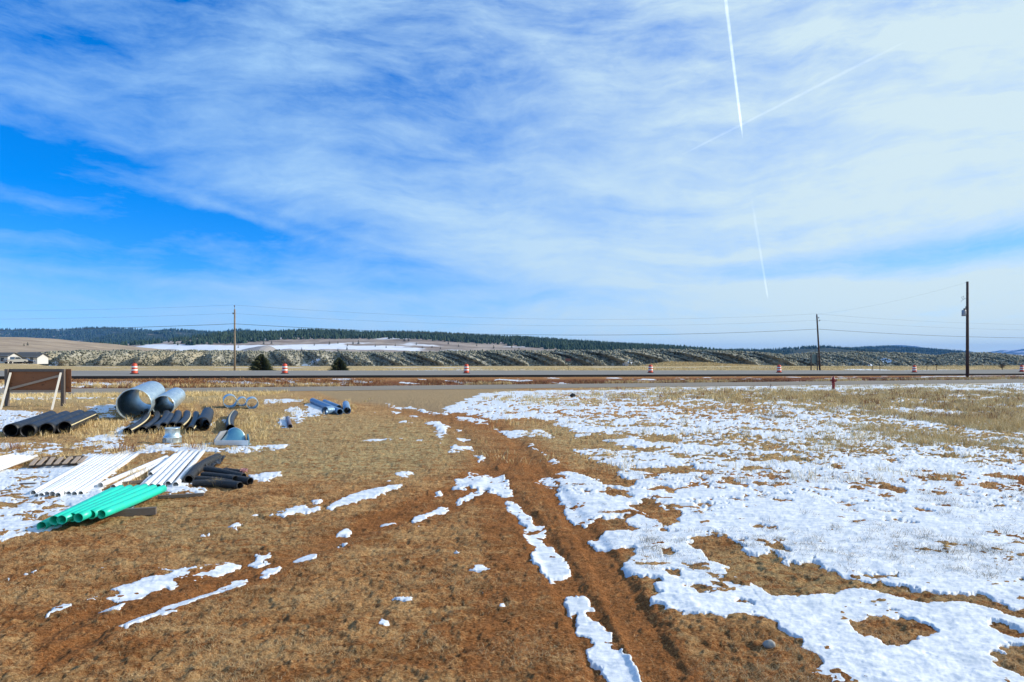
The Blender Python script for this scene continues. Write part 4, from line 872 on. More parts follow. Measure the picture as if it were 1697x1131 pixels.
# roadside sign beyond the highway (seen from behind) and small marker
m_post = mat_simple('sign_post_wood', (0.055, 0.04, 0.035), .9, 0, (0.11, 0.08, 0.06)); m_back = mat_simple('sign_back_metal', (0.20, 0.25, 0.22), .5, .3)
y = 117.5; e = empty('roadside_sign', ((1349-CX)/F*y, y, gz((1349-CX)/F*y, y))); tag(e, 'grey green road sign on two dark posts beside the leaning pole', 'sign')
for px in (1344, 1354.3): MB().sweep([((px-1349)/F*y, 0, -.3), ((px-1349)/F*y, 0, 3+(HOR-586.5)*y/F-e.location.z)], .09, 10).build('post', m_post, e)
MB().box((0.05, .13, 3+(HOR-595)*y/F-e.location.z), (.95, .04, 1.5)).build('panel', m_back, e)
y = 110; x = (941.5-CX)/F*y; e = empty('marker_sign', (x, y, gz(x, y))); tag(e, 'small rusty sign on a thin post beyond the highway near the middle', 'sign')
MB().box((0, 0, .75), (.07, .07, 1.6)).build('post', m_post, e); MB().box((0, -.05, 1.75), (.9, .03, .42)).build('panel', mat_simple('faded_rust_panel', (0.22, 0.10, 0.08), .8), e)
for px, lab in ((1446, 'thin dark delineator post beyond the highway, left of the sixth drum'), (1458, 'thin dark delineator post just left of the sixth drum beyond the road'), (1536, 'thin dark delineator post right of the sixth drum beyond the road'), (1552, 'thin dark delineator post nearest left of the transformer pole')):
    y = 121+4; x = (px-CX)/F*y; o = MB().box((x, y, gz(x, y)+.45), (.07, .07, 1.3)).box((x, y-.045, gz(x, y)+.95), (.10, .02, .2)).build('delineator_post', m_post); tag(o, lab, 'post', 'delineator posts beyond the highway')
# small bare tree at right
y = 127; x = (1660.5-CX)/F*y; z0 = gz(x, y); e = empty('bare_tree', (x, y, z0)); tag(e, 'small dark leafless tree beyond the highway right of the transformer pole', 'tree')
rg2 = random.Random(4); MB().sweep([(0, 0, -.1), (.03, 0, .5), (.0, 0, .9)], [.07, .055, .04], 8).build('trunk', m_bark, e); mb = MB()
for k in range(46):
    a = rg2.random()*6.28; el_ = .3+rg2.random()*1.1; L_ = .5+.55*rg2.random(); p0 = Vector((0, 0, .55+.35*rg2.random())); p1 = p0+Vector((math.cos(a)*math.cos(el_), math.sin(a)*math.cos(el_), math.sin(el_)*.9))*L_
    mb.sweep([p0, p1], [.022, .006], 4, False)
    for j in range(3):
        q = p0.lerp(p1, .4+.5*rg2.random()); mb.sweep([q, q+Vector((rg2.uniform(-.25, .25), rg2.uniform(-.25, .25), rg2.uniform(0, .28)))], [.012, .004], 3, False)
mb.build('crown', m_bark, e)

# ---- houses at far left
m_siding = mat_simple('white_siding', (0.55, 0.55, 0.54), .7); m_roofd = mat_simple('dark_shingle_roof', (0.045, 0.05, 0.055), .9, 0, (0.09, 0.09, 0.09)); m_glass = mat_simple('window_glass', (0.04, 0.05, 0.06), .1); m_door = mat_simple('garage_door_beige', (0.42, 0.40, 0.38), .7); m_base_ = mat_simple('foundation_grey', (0.25, 0.25, 0.25), .9)
def gable(name, px0, px1, pyb, pyeave, pyridge, y, depth, label, gx=False):
    x0 = (px0-CX)/F*y; x1 = (px1-CX)/F*y; zb_ = 3-(pyb-HOR)*y/F; ze = 3-(pyeave-HOR)*y/F; zr = 3-(pyridge-HOR)*y/F
    e = empty(name, ((x0+x1)/2, y+depth/2, zb_-.3)); tag(e, label, 'house'); w = (x1-x0); he = ze-zb_+.3; hr = zr-zb_+.3
    wm = MB(); dd = depth
    wm.v += [Vector(p) for p in ((-w/2, -dd/2, 0), (w/2, -dd/2, 0), (w/2, dd/2, 0), (-w/2, dd/2, 0), (-w/2, -dd/2, he), (w/2, -dd/2, he), (w/2, dd/2, he), (-w/2, dd/2, he))]
    wm.f += [[0, 1, 5, 4], [2, 3, 7, 6]]; wm.sm += [False]*2
    b0 = len(wm.v); wm.v += [Vector((-w/2, 0, hr)), Vector((w/2, 0, hr))]; wm.f += [[0, 4, b0, 7, 3], [1, 2, 6, b0+1, 5]]; wm.sm += [False, False]
    wm.build('wall', m_siding, e)
    o_ = .45; rm = MB()
    for sg in (-1, 1):
        p = [(-w/2-o_, sg*(dd/2+o_), he-.25), (w/2+o_, sg*(dd/2+o_), he-.25), (w/2+o_, 0, hr+.12), (-w/2-o_, 0, hr+.12)]
        if sg > 0: p = p[::-1]
        b0 = len(rm.v); rm.v += [Vector(q) for q in p]+[Vector(q)-Vector((0, 0, .16)) for q in p]
        rm.f += [[b0, b0+1, b0+2, b0+3], [b0+7, b0+6, b0+5, b0+4], [b0, b0+4, b0+5, b0+1], [b0+1, b0+5, b0+6, b0+2], [b0+3, b0+2, b0+6, b0+7], [b0, b0+3, b0+7, b0+4]]; rm.sm += [False]*6
    rm.build('roof', m_roofd, e); return e, w, he, dd
YH = 205
m_grey_wall = mat_simple('grey_metal_wall', (0.12, 0.13, 0.14), .8)
e, w, he, dd = gable('house', -60, 13, 602.5, 589.5, 585, YH, 5, 'white house with dark roof at the left edge, behind the plywood board')
for px in (-40, -20, 4): MB().box(((px-CX)/F*YH-e.location.x, -dd/2-.03, he*.55), (1.0, .08, 1.1)).build('window', m_glass, e)
e, w, he, dd = gable('house', 20, 62, 602, 591, 586, YH+6, 5, 'white house with dark roof and bright gable end facing right, behind the parked vehicles')
MB().box((-w*.1, -dd/2-.03, he*.42), (2.6, .08, 2.1)).build('garage_door', m_door, e)
for ox in (-.3, .28): MB().box((w*ox, -dd/2-.03, he*.6), (1.0, .08, 1.0)).build('window', m_glass, e)
e, w, he, dd = gable('shed', 24, 93, 600, 586, 584, YH+125, 8, 'long low dark-roofed building behind the two white houses'); e['category'] = 'building'
for ch in e.children:
    if ch.name.startswith('wall'): ch.data.materials.clear(); ch.data.materials.append(m_grey_wall)
# vehicles: pickup and dark car
def vehicle(name, px, y, L_, label, bodycol, pickup):
    x = (px-CX)/F*y; z = 3-(603.0-HOR)*y/F; e = empty(name, (x, y, z), R(70 if pickup else 20)); tag(e, label, 'truck' if pickup else 'car')
    mbody = mat_simple('vehicle_paint', bodycol, .3); W2 = .95
    def prof(pts, w): 
        m = MB(); n = len(pts); m.v = [Vector((p[0], -w, p[1])) for p in pts]+[Vector((p[0], w, p[1])) for p in pts]
        m.f = [list(range(n)), list(range(2*n-1, n-1, -1))]+[[i, n+i, n+(i+1) % n, (i+1) % n] for i in range(n)]; m.sm = [False]*len(m.f); return m
    h = L_/2
    if pickup: pr = [(-h, .45), (-h, 1.15), (-h+1.9, 1.18), (-h+1.95, 1.85), (.55, 1.9), (1.25, 1.25), (h-.1, 1.1), (h, .5)]
    else: pr = [(-h, .4), (-h, .95), (-h+.6, 1.05), (-h+1.1, 1.5), (.3, 1.52), (1.1, 1.0), (h-.1, .85), (h, .4)]
    prof(pr, W2).build('body', mbody, e, .05)
    gx0, gx1, gz0, gz1 = (-h+2.05, .95, 1.25, 1.75) if pickup else (-h+.95, .9, 1.02, 1.42)
    prof([(gx0, gz0), (gx0+.15, gz1), (gx1-.55, gz1), (gx1, gz0)], W2+.012).build('window', m_glass, e)
    for wx in (-h+.9, h-.9):
        for sy in (-1, 1):
            MB().sweep([(wx, sy*(W2-.2), .38), (wx, sy*(W2+.03), .38)], .38, 16).build('wheel', m_rub, e)
    for sy in (-1, 1): MB().box((-h-.02, sy*.78, .9), (.06, .22, .28)).build('tail_light', m_red, e); MB().box((h-.03, sy*.72, .8), (.06, .3, .16)).build('headlight', m_refl, e)
    return e
vehicle('parked_truck', 26, 188, 5.6, 'beige pickup truck parked in front of the white house, seen from behind', (0.30, 0.29, 0.26), True)
vehicle('parked_car', 42, 192, 4.4, 'dark car parked beside the pickup in front of the gabled house', (0.03, 0.035, 0.05), False)
vehicle('parked_car', 34.5, 199, 4.2, 'white car half hidden between the pickup and the dark car', (0.65, 0.66, 0.66), False)
# ================================================================ storage yard
def tube(mb, path, R_, wall=.01, n=28, corr=None, step=None):
    """hollow pipe with a real wall along a path; corr=(amplitude, pitch) gives ring corrugations"""
    path = [Vector(p) for p in path]
    if corr:
        L_ = sum((path[i+1]-path[i]).length for i in range(len(path)-1)); m = max(4, int(L_/corr[1]*4))
        cum = [0]
        for i in range(len(path)-1): cum.append(cum[-1]+(path[i+1]-path[i]).length)
        P_ = []
        for k in range(m+1):
            q = L_*k/m; i = 0
            while i < len(path)-2 and cum[i+1] < q: i += 1
            P_.append(path[i].lerp(path[i+1], (q-cum[i])/(cum[i+1]-cum[i])))
        rad = [R_+corr[0]*math.sin(2*math.pi*(L_*k/m)/corr[1]) for k in range(m+1)]
    else: P_ = path; rad = [R_]*len(path)
    b0 = len(mb.v); N = len(P_)
    for rr in (0, wall):
        for i, p in enumerate(P_):
            a = (P_[min(i+1, N-1)]-P_[max(i-1, 0)]).normalized(); sd_ = a.cross(Vector((0, 0, 1))).normalized(); u2 = sd_.cross(a)
            for k in range(n):
                th = 2*math.pi*k/n; mb.v.append(p+(sd_*math.cos(th)+u2*math.sin(th))*(rad[i]-rr))
    o = N*n
    for i in range(N-1):
        for k in range(n):
            k2 = (k+1) % n
            mb.f.append([b0+i*n+k, b0+i*n+k2, b0+(i+1)*n+k2, b0+(i+1)*n+k]); mb.sm.append(True)
            mb.f.append([b0+o+i*n+k, b0+o+(i+1)*n+k, b0+o+(i+1)*n+k2, b0+o+i*n+k2]); mb.sm.append(True)
    for i in (0, N-1):
        for k in range(n):
            k2 = (k+1) % n; q = [b0+i*n+k, b0+i*n+k2, b0+o+i*n+k2, b0+o+i*n+k]
            mb.f.append(q[::-1] if i == 0 else q); mb.sm.append(False)
    return mb
def stripe(mb, path, R_, th0, dth):
    path = [Vector(p) for p in path]; b0 = len(mb.v); N = len(path)
    for i, p in enumerate(path):
        a = (path[min(i+1, N-1)]-path[max(i-1, 0)]).normalized(); sd_ = a.cross(Vector((0, 0, 1))).normalized(); u2 = sd_.cross(a)
        for k in range(4):
            th = th0+dth*(k/3-.5); mb.v.append(p+(sd_*math.cos(th)+u2*math.sin(th))*(R_+.004))
    for i in range(N-1):
        for k in range(3): mb.f.append([b0+i*4+k, b0+i*4+k+1, b0+(i+1)*4+k+1, b0+(i+1)*4+k]); mb.sm.append(True)
    return mb
def place(mb, name, mat, origin, label=None, cat=None, group=None, parent=None):
    og = Vector(origin); mb.v = [v-og for v in mb.v]
    o = mb.build(name, mat, parent)
    if parent is None: o.location = og; tag(o, label, cat, group)
    return o
def ground_pt(px, py, R_, lift=0.0):     # centre of a pipe of radius R lying on the soil
    p = G(px, py, R_+lift); p.z = R_+lift+zat(p.x, p.y)-.02; return p
def curve_path(a, c, bend, n=12, sag=0):
    a = Vector(a); c = Vector(c); d_ = (c-a); nrm = Vector((-d_.y, d_.x, 0)).normalized(); out = []
    for i in range(n+1):
        q = i/n; p = a.lerp(c, q)+nrm*bend*4*q*(1-q); p.z += sag*4*q*(1-q); out.append(p)
    return out
def hdpe(name, c1, c2):
    m, t, b = new_mat(name); co = objco(t); n = t.noise(co, 3, 5, .7)
    t.put(b.inputs['Base Color'], t.mix(t.ramp(n, .4, .75), c1, c2)); b.inputs['Roughness'].default_value = .5; b.inputs['Specular IOR Level'].default_value = .35; bump(t, b, t.noise(co, 14, 3), .15, .01); return m
m_hdpe = hdpe('black_polyethylene', (0.012, 0.013, 0.016), (0.05, 0.048, 0.045))
m_stripe = mat_simple('pale_yellow_stripe', (0.66, 0.55, 0.30), .5)
m_galv, t, b = new_mat('galvanised_steel'); co = objco(t)
v = t.vor(co, 9, out='Color'); sv = t.add('ShaderNodeSeparateColor'); t.put(sv.inputs[0], v)
t.put(b.inputs['Base Color'], t.mix(sv.outputs[0], (0.50, 0.62, 0.66), (0.70, 0.80, 0.83))); b.inputs['Metallic'].default_value = .85
t.put(b.inputs['Roughness'], t.math('ADD', .30, t.math('MULTIPLY', sv.outputs[1], .2)))
m_pvc, t, b = new_mat('white_pvc'); co = objco(t)
t.put(b.inputs['Base Color'], t.mix(t.ramp(t.noise(t.mapping(co, scale=(1, 1, 1)), 4, 6, .75), .52, .72), (0.80, 0.80, 0.79), (0.55, 0.50, 0.43))); b.inputs['Roughness'].default_value = .35
m_teal, t, b = new_mat('green_sewer_pvc'); co = objco(t)
t.put(b.inputs['Base Color'], t.mix(t.ramp(t.noise(co, 5, 5, .7), .4, .8), (0.010, 0.62, 0.43), (0.03, 0.50, 0.36))); b.inputs['Roughness'].default_value = .38
m_grey = mat_simple('purple_grey_pipe', (0.10, 0.085, 0.11), .45, 0, (0.2, .17, .2))
m_blue = mat_simple('blue_grey_pipe', (0.13, 0.24, 0.40), .4, .35, (0.25, 0.38, 0.52))
m_wood, t, b = new_mat('weathered_plank'); co = t.mapping(objco(t), scale=(2, 14, 14)); t.put(b.inputs['Base Color'], t.mix(t.noise(co, 2.5, 6, .7, .6), (0.22, 0.15, 0.10), (0.55, 0.43, 0.32))); b.inputs['Roughness'].default_value = .9
m_wood_d, t, b = new_mat('dark_timber'); co = t.mapping(objco(t), scale=(2, 14, 14)); t.put(b.inputs['Base Color'], t.mix(t.noise(co, 2.5, 6, .7, .6), (0.07, 0.055, 0.045), (0.20, 0.16, 0.13))); b.inputs['Roughness'].default_value = .9  # same grain as the planks, in a darker brown
m_ply, t, b = new_mat('brown_plywood'); co = objco(t)
n = t.noise(t.mapping(co, scale=(1.2, 1, 5)), 2, 6, .65, 1.5); sp = t.ramp(t.noise(co, 7, 3, .5), .62, .7)
c = t.mix(n, (0.17, 0.062, 0.024), (0.34, 0.14, 0.055)); c = t.mix(t.math('MULTIPLY', sp, .6), c, (0.08, 0.03, 0.015)); t.put(b.inputs['Base Color'], c); b.inputs['Roughness'].default_value = .85

# plywood board on posts
A0 = G(12, 673); A1 = G(105, 673); yS = 39.9
e = empty('sign_board', ((A0+A1)/2)); tag(e, 'brown plywood board on wooden posts with pale slanted braces, seen from behind', 'sign board'); oo = e.location.copy()
sc_ = yS/F; xl = (12-CX)*sc_; xr = (105-CX)*sc_; zt_ = 3-(612-HOR)*sc_; zbt = 3-(650.5-HOR)*sc_
def S(x, y, z): return (x, y, z)
place(MB().box(((xl+xr)/2+.12, yS+.11, (zt_+zbt)/2), (xr-xl+.55, .025, zt_-zbt)), 'panel', m_ply, oo, parent=e)
for xx in (xl, xr): place(MB().box((xx, yS, zt_/2-.1), (.19, .17, zt_+.2)), 'post', m_wood_d, oo, parent=e)
place(MB().box(((xl+xr)/2, yS+.055, zt_-.07), (xr-xl-.2, .07, .16)), 'rail', m_wood_d, oo, parent=e)
place(MB().box(((xl+xr)/2, yS+.055, zbt+.06), (xr-xl-.2, .07, .12)), 'rail', m_wood, oo, parent=e)
place(MB().beam((xl+.12, yS+.03, zbt+.2), (xr-.1, yS+.03, zt_-.36), .05, .13), 'brace', m_wood, oo, parent=e)
pw = mat_simple('pale_lumber', (0.62, 0.54, 0.42), .8, 0, (0.75, 0.68, 0.55), 3)
for xt, xb in ((103, 86), (20, 1)):
    bq = G(xb, 680); place(MB().beam(((xt-CX)*sc_, yS-.11, zt_-.22), (bq.x, bq.y, 0), .10, .05), 'brace', pw, oo, parent=e)

# four black pipes at the left
for i, ((ax, ay), (bx, by), st) in enumerate([((17, 714), (85, 690), 0), ((46, 713.5), (109, 689), 0), ((77, 711), (132, 688), 0), ((107, 708), (152, 688), 1)]):
    r = .24; a = ground_pt(ax, ay, r); c = ground_pt(bx, by, r); mid = (a+c)/2; mid.z -= r
    lab = ['wide black pipe lying leftmost of the four near the plywood board', 'wide black pipe lying second from the left of four near the plywood board', 'wide black pipe lying third from the left of four near the plywood board', 'wide black pipe with pale yellow stripe, rightmost of the four near the plywood board'][i]
    if st:
        e = empty('drainage_pipe', mid); tag(e, lab, 'pipe', 'four wide black pipes at the left')
        place(tube(MB(), curve_path(a, c, 0), r, .022), 'body', m_hdpe, mid, parent=e); place(stripe(MB(), curve_path(a, c, 0), r, .35, .16), 'stripe', m_stripe, mid, parent=e)
    else: place(tube(MB(), curve_path(a, c, .05*(i-1)), r, .022), 'drainage_pipe', m_hdpe, mid, lab, 'pipe', 'four wide black pipes at the left')
# galvanised culverts
for (a2, c2, r, lab) in (((222, 670), (252, 651.5), .72, 'largest grey galvanised culvert pipe, opening towards the camera, left of its smaller twin'), ((270.5, 672), (292.5, 655.5), .50, 'second big grey galvanised culvert pipe, lying right of the largest one')):
    a = ground_pt(*a2, r); c = ground_pt(*c2, r); mid = (a+c)/2; mid.z -= r
    place(tube(MB(), [a, c], r, .02, 56, (.013, .17)), 'culvert_pipe', m_galv, mid, lab, 'culvert', 'big galvanised culverts')
# row of bent black pipes
row_ = [((211, 715), (244, 685), .15, .45, 1), ((236, 712), (260, 685.5), .145, .45, 0), ((254.5, 711.5), (276, 685.5), .165, .35, 0), ((271, 708), (284, 690), .16, .05, 0), ((285.5, 707), (295, 685.5), .17, .15, 0), ((297, 708), (310, 685.5), .17, .25, 1), ((315, 713), (325, 686), .15, .2, 1), ((335.5, 703), (344.5, 683.5), .27, .05, 0)]
labs = ['bent black pipe with pale stripe, leftmost of the row below the big culverts', 'bent black pipe, second from the left below the big culverts', 'bent black pipe, third from the left below the big culverts', 'short black pipe half hidden in grass behind the steel collar, fourth of its row', 'black pipe behind the steel collar, fifth from the left in its row', 'black pipe with broad pale stripe, sixth from the left in its row', 'slim black pipe with stripe and pale open end, seventh in its row', 'thickest black pipe at the right end of the row below the big culverts']
for (a2, c2, r, bend, st), lab in zip(row_, labs):
    a = ground_pt(*a2, r); c = ground_pt(*c2, r); mid = (a+c)/2; mid.z -= r; path = curve_path(a, c, -bend*.42)
    if st:
        e = empty('drainage_pipe', mid); tag(e, lab, 'pipe', 'row of black pipes below the culverts')
        place(tube(MB(), path, r, .016, 24), 'body', m_hdpe, mid, parent=e); place(stripe(MB(), path, r, .45, .30), 'stripe', m_stripe, mid, parent=e)
    else: place(tube(MB(), path, r, .016, 24), 'drainage_pipe', m_hdpe, mid, lab, 'pipe', 'row of black pipes below the culverts')
# steel collar (bucket shaped fitting)
g_ = G(286, 734); g_.z = zat(g_.x, g_.y)-.02; e = empty('steel_collar', g_); tag(e, 'open grey galvanised steel collar standing upright in front of the black pipes', 'fitting')
prof = [(.285, 0), (.29, .02), (.285, .05), (.285, .20), (.293, .215), (.285, .23), (.27, .25)]
MB().lathe(prof+[(.255, .245), (.272, .2), (.272, 0), (.285, 0)], (0, 0, 0), 32).build('lower_band', m_galv, e)
MB().lathe([(.262, .252), (.235, .29), (.235, .50), (.246, .51), (.246, .53), (.225, .53), (.222, .29), (.25, .252)], (0, 0, 0), 32).build('upper_band', m_galv, e)
for a in (3.7, 4.35, 5.2): MB().box((.292*math.cos(a), .292*math.sin(a), .12), (.045, .03, .10), a).build('bolt_lug', m_steel, e)
# short galvanised pipes
for (px, py, r, L_, lab) in ((381.7, 666, .36, 1.7, 'largest of three short galvanised pipes in tan grass, at the left'), (402, 666.5, .26, 1.5, 'smallest of three short galvanised pipes in tan grass, in the middle'), (418.5, 669, .31, 1.6, 'rightmost of three short galvanised pipes in tan grass')):
    a = ground_pt(px, py, r); dd_ = Vector(((px-CX)/F-.03, 1, 0)).normalized(); c = a+dd_*L_; mid = (a+c)/2; mid.z -= r
    place(tube(MB(), [a, c], r, .02, 36, (.006, .07)), 'culvert_pipe', m_galv, mid, lab, 'culvert', 'three short galvanised pipes')
# single black pipe with stripe
r = .165; a = ground_pt(382, 711, r); c = ground_pt(389, 685, r); mid = (a+c)/2; mid.z -= r; path = curve_path(a, c, .10)
e = empty('drainage_pipe', mid); tag(e, 'single bent black pipe with pale stripe, just behind the blue and white flared fitting', 'pipe')
place(tube(MB(), path, r, .016, 24), 'body', m_hdpe, mid, parent=e); place(stripe(MB(), path, r, 1.7, .35), 'stripe', m_stripe, mid, parent=e)
# small purple grey pipe
r = .095; a = ground_pt(481, 706, r); c = ground_pt(476.5, 693, r); mid = (a+c)/2; mid.z -= r
place(tube(MB(), [a, c], r, .012, 20), 'short_pipe', m_grey, mid, 'short thin purple grey pipe lying alone on a snow patch', 'pipe')
# blue grey pipes
for (a2, c2, r, corr, lab) in (((563.5, 681.5), (518, 664), .165, (.012, .16), 'longest blue grey ribbed pipe half sunk in snow beside the gravel drive'), ((562, 674.5), (538, 665), .13, None, 'smooth blue grey pipe lying behind the longest ribbed one'), ((575.3, 680), (573.2, 669), .19, None, 'short blue grey pipe standing nearest the drive, right of the ribbed one')):
    a = ground_pt(*a2, r); c = ground_pt(*c2, r); mid = (a+c)/2; mid.z -= r
    place(tube(MB(), [a, c], r, .018, 24, corr), 'drainage_pipe', m_blue, mid, lab, 'pipe', 'blue grey pipes beside the drive')
a = ground_pt(538.5, 680.5, .21); c = ground_pt(549.5, 679.2, .21); mid = (a+c)/2; mid.z -= .21
place(tube(MB(), [a, c], .21, .02, 28, (.008, .16)), 'pipe_coupling', m_blue, mid, 'blue grey pipe coupling in the snow in front of the ribbed pipe', 'fitting')
# flared end section: a tapering half shell on a white lip
m_lip = mat_simple('pale_steel_lip', (0.66, 0.72, 0.76), .35, .3); m_bl = mat_simple('blue_tinted_steel', (0.08, 0.26, 0.36), .35, .5, (0.16, .38, .48), 4)
g_ = G(384, 739); g_.z = zat(g_.x, g_.y); e = empty('flared_end_section', g_); tag(e, 'flared culvert end with white lip and blue inside, behind the white pipes', 'fitting')
mb = MB(); nA_, nB_ = 22, 8
for j in range(nB_+1):
    q = j/nB_; w = .56-.20*q; hgt = .27+.24*q; yy = .03+.62*q; cx_ = -.0-.16*q
    for lay in (0, .014):
        for i in range(nA_+1):
            th = math.pi*i/nA_; mb.v.append(Vector((cx_+(w-lay)*math.cos(th), yy, (hgt*(.5+.5*q)-lay)*math.sin(th))))
N1 = nA_+1
for j in range(nB_):
    for lay in (0, 1):
        for i in range(nA_):
            o1 = j*2*N1+lay*N1; o2 = (j+1)*2*N1+lay*N1; q = [o1+i, o1+i+1, o2+i+1, o2+i]; mb.f.append(q if lay == 0 else q[::-1]); mb.sm.append(True)
for j in (0, nB_):
    for i in range(nA_): o1 = j*2*N1; mb.f.append([o1+i, o1+N1+i, o1+N1+i+1, o1+i+1]); mb.sm.append(False)
mb.build('shell', m_bl, e)
mb = MB(); 
for th0, th1 in ((0, 1),): mb.sweep([Vector((-.16+.37*math.cos(math.pi*i/20), .66, .50*math.sin(math.pi*i/20))) for i in range(21)], .022, 8)
mb.build('collar', m_galv, e)
mb = MB().box((0, -.02, .085), (1.10, .035, .17)).box((0, .12, .012), (1.10, .30, .02)); mb.build('lip', m_lip, e)
mb = MB(); mb.v = [Vector(p) for p in ((-.56, 0, 0), (-.56, 0, .17), (-.50, .35, .42), (-.42, .66, .42), (-.42, .66, 0), (-.60, .02, 0), (-.60, .02, .17), (-.54, .35, .42), (-.46, .68, .42), (-.46, .68, 0))]
mb.f = [[0, 1, 2, 3, 4], [9, 8, 7, 6, 5], [0, 5, 6, 1], [1, 6, 7, 2], [2, 7, 8, 3], [3, 8, 9, 4], [4, 9, 5, 0]]; mb.sm = [False]*7; mb.build('wing', m_steel, e)
mb = MB(); mb.v = [Vector(p) for p in ((.56, 0, 0), (.56, 0, .17), (.40, .35, .33), (.24, .66, .30), (.24, .66, 0), (.58, .02, 0), (.58, .02, .17), (.42, .36, .33), (.26, .68, .30), (.26, .68, 0))]
mb.f = [[4, 3, 2, 1, 0], [5, 6, 7, 8, 9], [1, 6, 5, 0], [2, 7, 6, 1], [3, 8, 7, 2], [4, 9, 8, 3], [0, 5, 9, 4]]; mb.sm = [False]*7; mb.build('wing', m_bl, e)

# white pipes
ordn = ['leftmost', 'second', 'third', 'fourth', 'fifth', 'sixth', 'seventh', 'eighth', 'ninth', 'rightmost']
near = [(54.8, 816), (61, 820), (68.5, 820), (77.5, 819), (86.8, 820.6), (96, 820.4), (104.8, 816.6), (113.4, 816.4), (123.2, 817.3), (133.5, 815.8)]
far = [(163, 755.5), (170, 755), (177.5, 754.5), (184.5, 754), (191.5, 753.5), (198.5, 753), (205.5, 752.5), (212.5, 752), (220, 751.6), (227.5, 751)]
def pvc(a2, c2, r, lab, grp, mat=m_pvc, la=0, lc=0, nm='plastic_pipe', sag=0.0, wall=.006, n=20):
    a = ground_pt(*a2, r, la); c = ground_pt(*c2, r, lc); mid = (a+c)/2; mid.z = min(a.z, c.z)-r
    return place(tube(MB(), curve_path(a, c, random.uniform(-.02, .02), 8, sag), r, wall, n), nm, mat, mid, lab, 'pipe', grp)
for i in range(10): pvc(near[i], far[i], .057, f'white plastic pipe, {ordn[i]} ' + ('from the left ' if 0 < i < 9 else '') + 'in the row of ten by the pallet', 'ten white pipes in a row by the pallet')
pvc((166.2, 801.3), (276, 756.5), .062, 'white plastic pipe lying slantwise alone, left of the pair crossing the gap', 'two slanting white pipes between the rows', la=.03)
pvc((187.5, 805), (292, 754), .062, 'white plastic pipe lying slantwise, its near end just above the green pipes', 'two slanting white pipes between the rows', la=.0)
near = [(240.4, 805), (252, 804.6), (262.6, 805), (278.5, 801.8), (291, 803.2)]; far = [(300, 749), (309, 748.6), (318, 748.2), (327, 747.8), (336.5, 747.6)]
o5 = ['leftmost', 'second from left', 'middle', 'fourth from left', 'rightmost']
for i in range(5): pvc(near[i], far[i], .066, f'white plastic pipe, {o5[i]} of the five beside the black wrapped roll', 'five white pipes beside the black roll')
pvc((249, 784), (291, 752), .06, 'shorter white plastic pipe on top, ending midway on the row of five', 'five white pipes beside the black roll', la=.06, lc=.10)
pvc((232, 806), (284, 758), .05, 'bluish white plastic pipe under the left side of the row of five', 'five white pipes beside the black roll')
# pipes at the left edge on a plank
for i, (a2, c2) in enumerate([((-60, 768), (22, 755)), ((-60, 774), (32, 755.5)), ((-60, 781), (41, 756)), ((-60, 788), (50, 756)), ((-55, 795), (60, 756))]):
    pvc(a2, c2, .055, ['white plastic pipe at the left edge, farthest of five', 'white plastic pipe at the left edge, second farthest of five', 'white plastic pipe at the left edge, middle of five', 'white plastic pipe at the left edge, second nearest of five', 'white plastic pipe at the left edge, nearest of five beside the tan plank'][i], 'five white pipes cut by the left edge', la=.05, lc=.05)
a = G(-40, 792, .05); c = G(50, 761, .05); place(MB().beam(a, c, .14, .045), 'plank', m_wood, (a+c)/2, 'tan weathered plank lying along the white pipes at the left edge', 'plank')
# pallet of slats
e = empty('pallet', G(95, 766)); e.location.z = zat(e.location.x, e.location.y)+.0; tag(e, 'weathered wooden pallet with spaced slats lying in grass left of the white pipes', 'pallet'); oo = e.location.copy()
for i, (xa, xb_) in enumerate(((52, 65), (64, 78), (80, 90.5), (93, 105), (107, 119.5), (121, 133), (131, 145))):
    ya_, yb_ = 771.5-i*.65, 759.5-i*.35; a = G(xa, ya_, .11); c = G(xb_-2, yb_, .11); a.z = c.z = oo.z+.11
    place(MB().beam(a, c, .105, .022), 'slat', m_wood, oo, parent=e)
for fy in (.06, .5, .94):
    a = G(48+13*fy, 773-13*fy, .05); c = G(128+13*fy, 769.5-12*fy, .05); a.z = c.z = oo.z+.05; place(MB().beam(a, c, .04, .095), 'stringer', m_wood_d, oo, parent=e)
# green sewer pipes
grn = [((69, 870), (186, 811.5), .02, .02, 'dull green sewer pipe with its near end in the snow, leftmost of the pile'), ((84, 868), (200, 812), .0, .02, 'green sewer pipe in the bottom layer, second near end from the left'), ((89.5, 860), (200, 808), .13, .10, 'green sewer pipe in the upper layer, its end third from the left'), ((102, 860), (215, 808.5), .13, .12, 'bright green sewer pipe with a wide open end, fourth from the left'),
       ((120, 856), (229, 809), .12, .10, 'green sewer pipe whose end is half hidden behind a nearer one'), ((130, 857.5), (240, 809), .14, .14, 'bright green sewer pipe with the nearest open end in the middle of the pile'), ((151, 851), (255, 808.3), .14, .14, 'bright green sewer pipe, second from the right in the pile'), ((168, 849), (270.5, 808), .14, .15, 'bright green sewer pipe at the right side, resting on the dark timber')]
for a2, c2, la, lc, lab in grn: pvc(a2, c2, .078, lab, 'pile of green sewer pipes', m_teal, la, lc, 'sewer_pipe', 0, .008, 28)
a = G(160, 852.5, .065); c = G(259, 846.5, .065); place(MB().beam(a, c, .10, .135), 'timber', m_wood_d, (a+c)/2, 'thick dark timber lying under the green pipes, its cut end to the right', 'timber')
a = G(262, 824, .03); c = G(338, 819.5, .03); place(MB().beam(a, c, .09, .06), 'timber', m_wood_d, (a+c)/2, 'thin dark timber lying between the green pipes and the black bundle', 'timber')
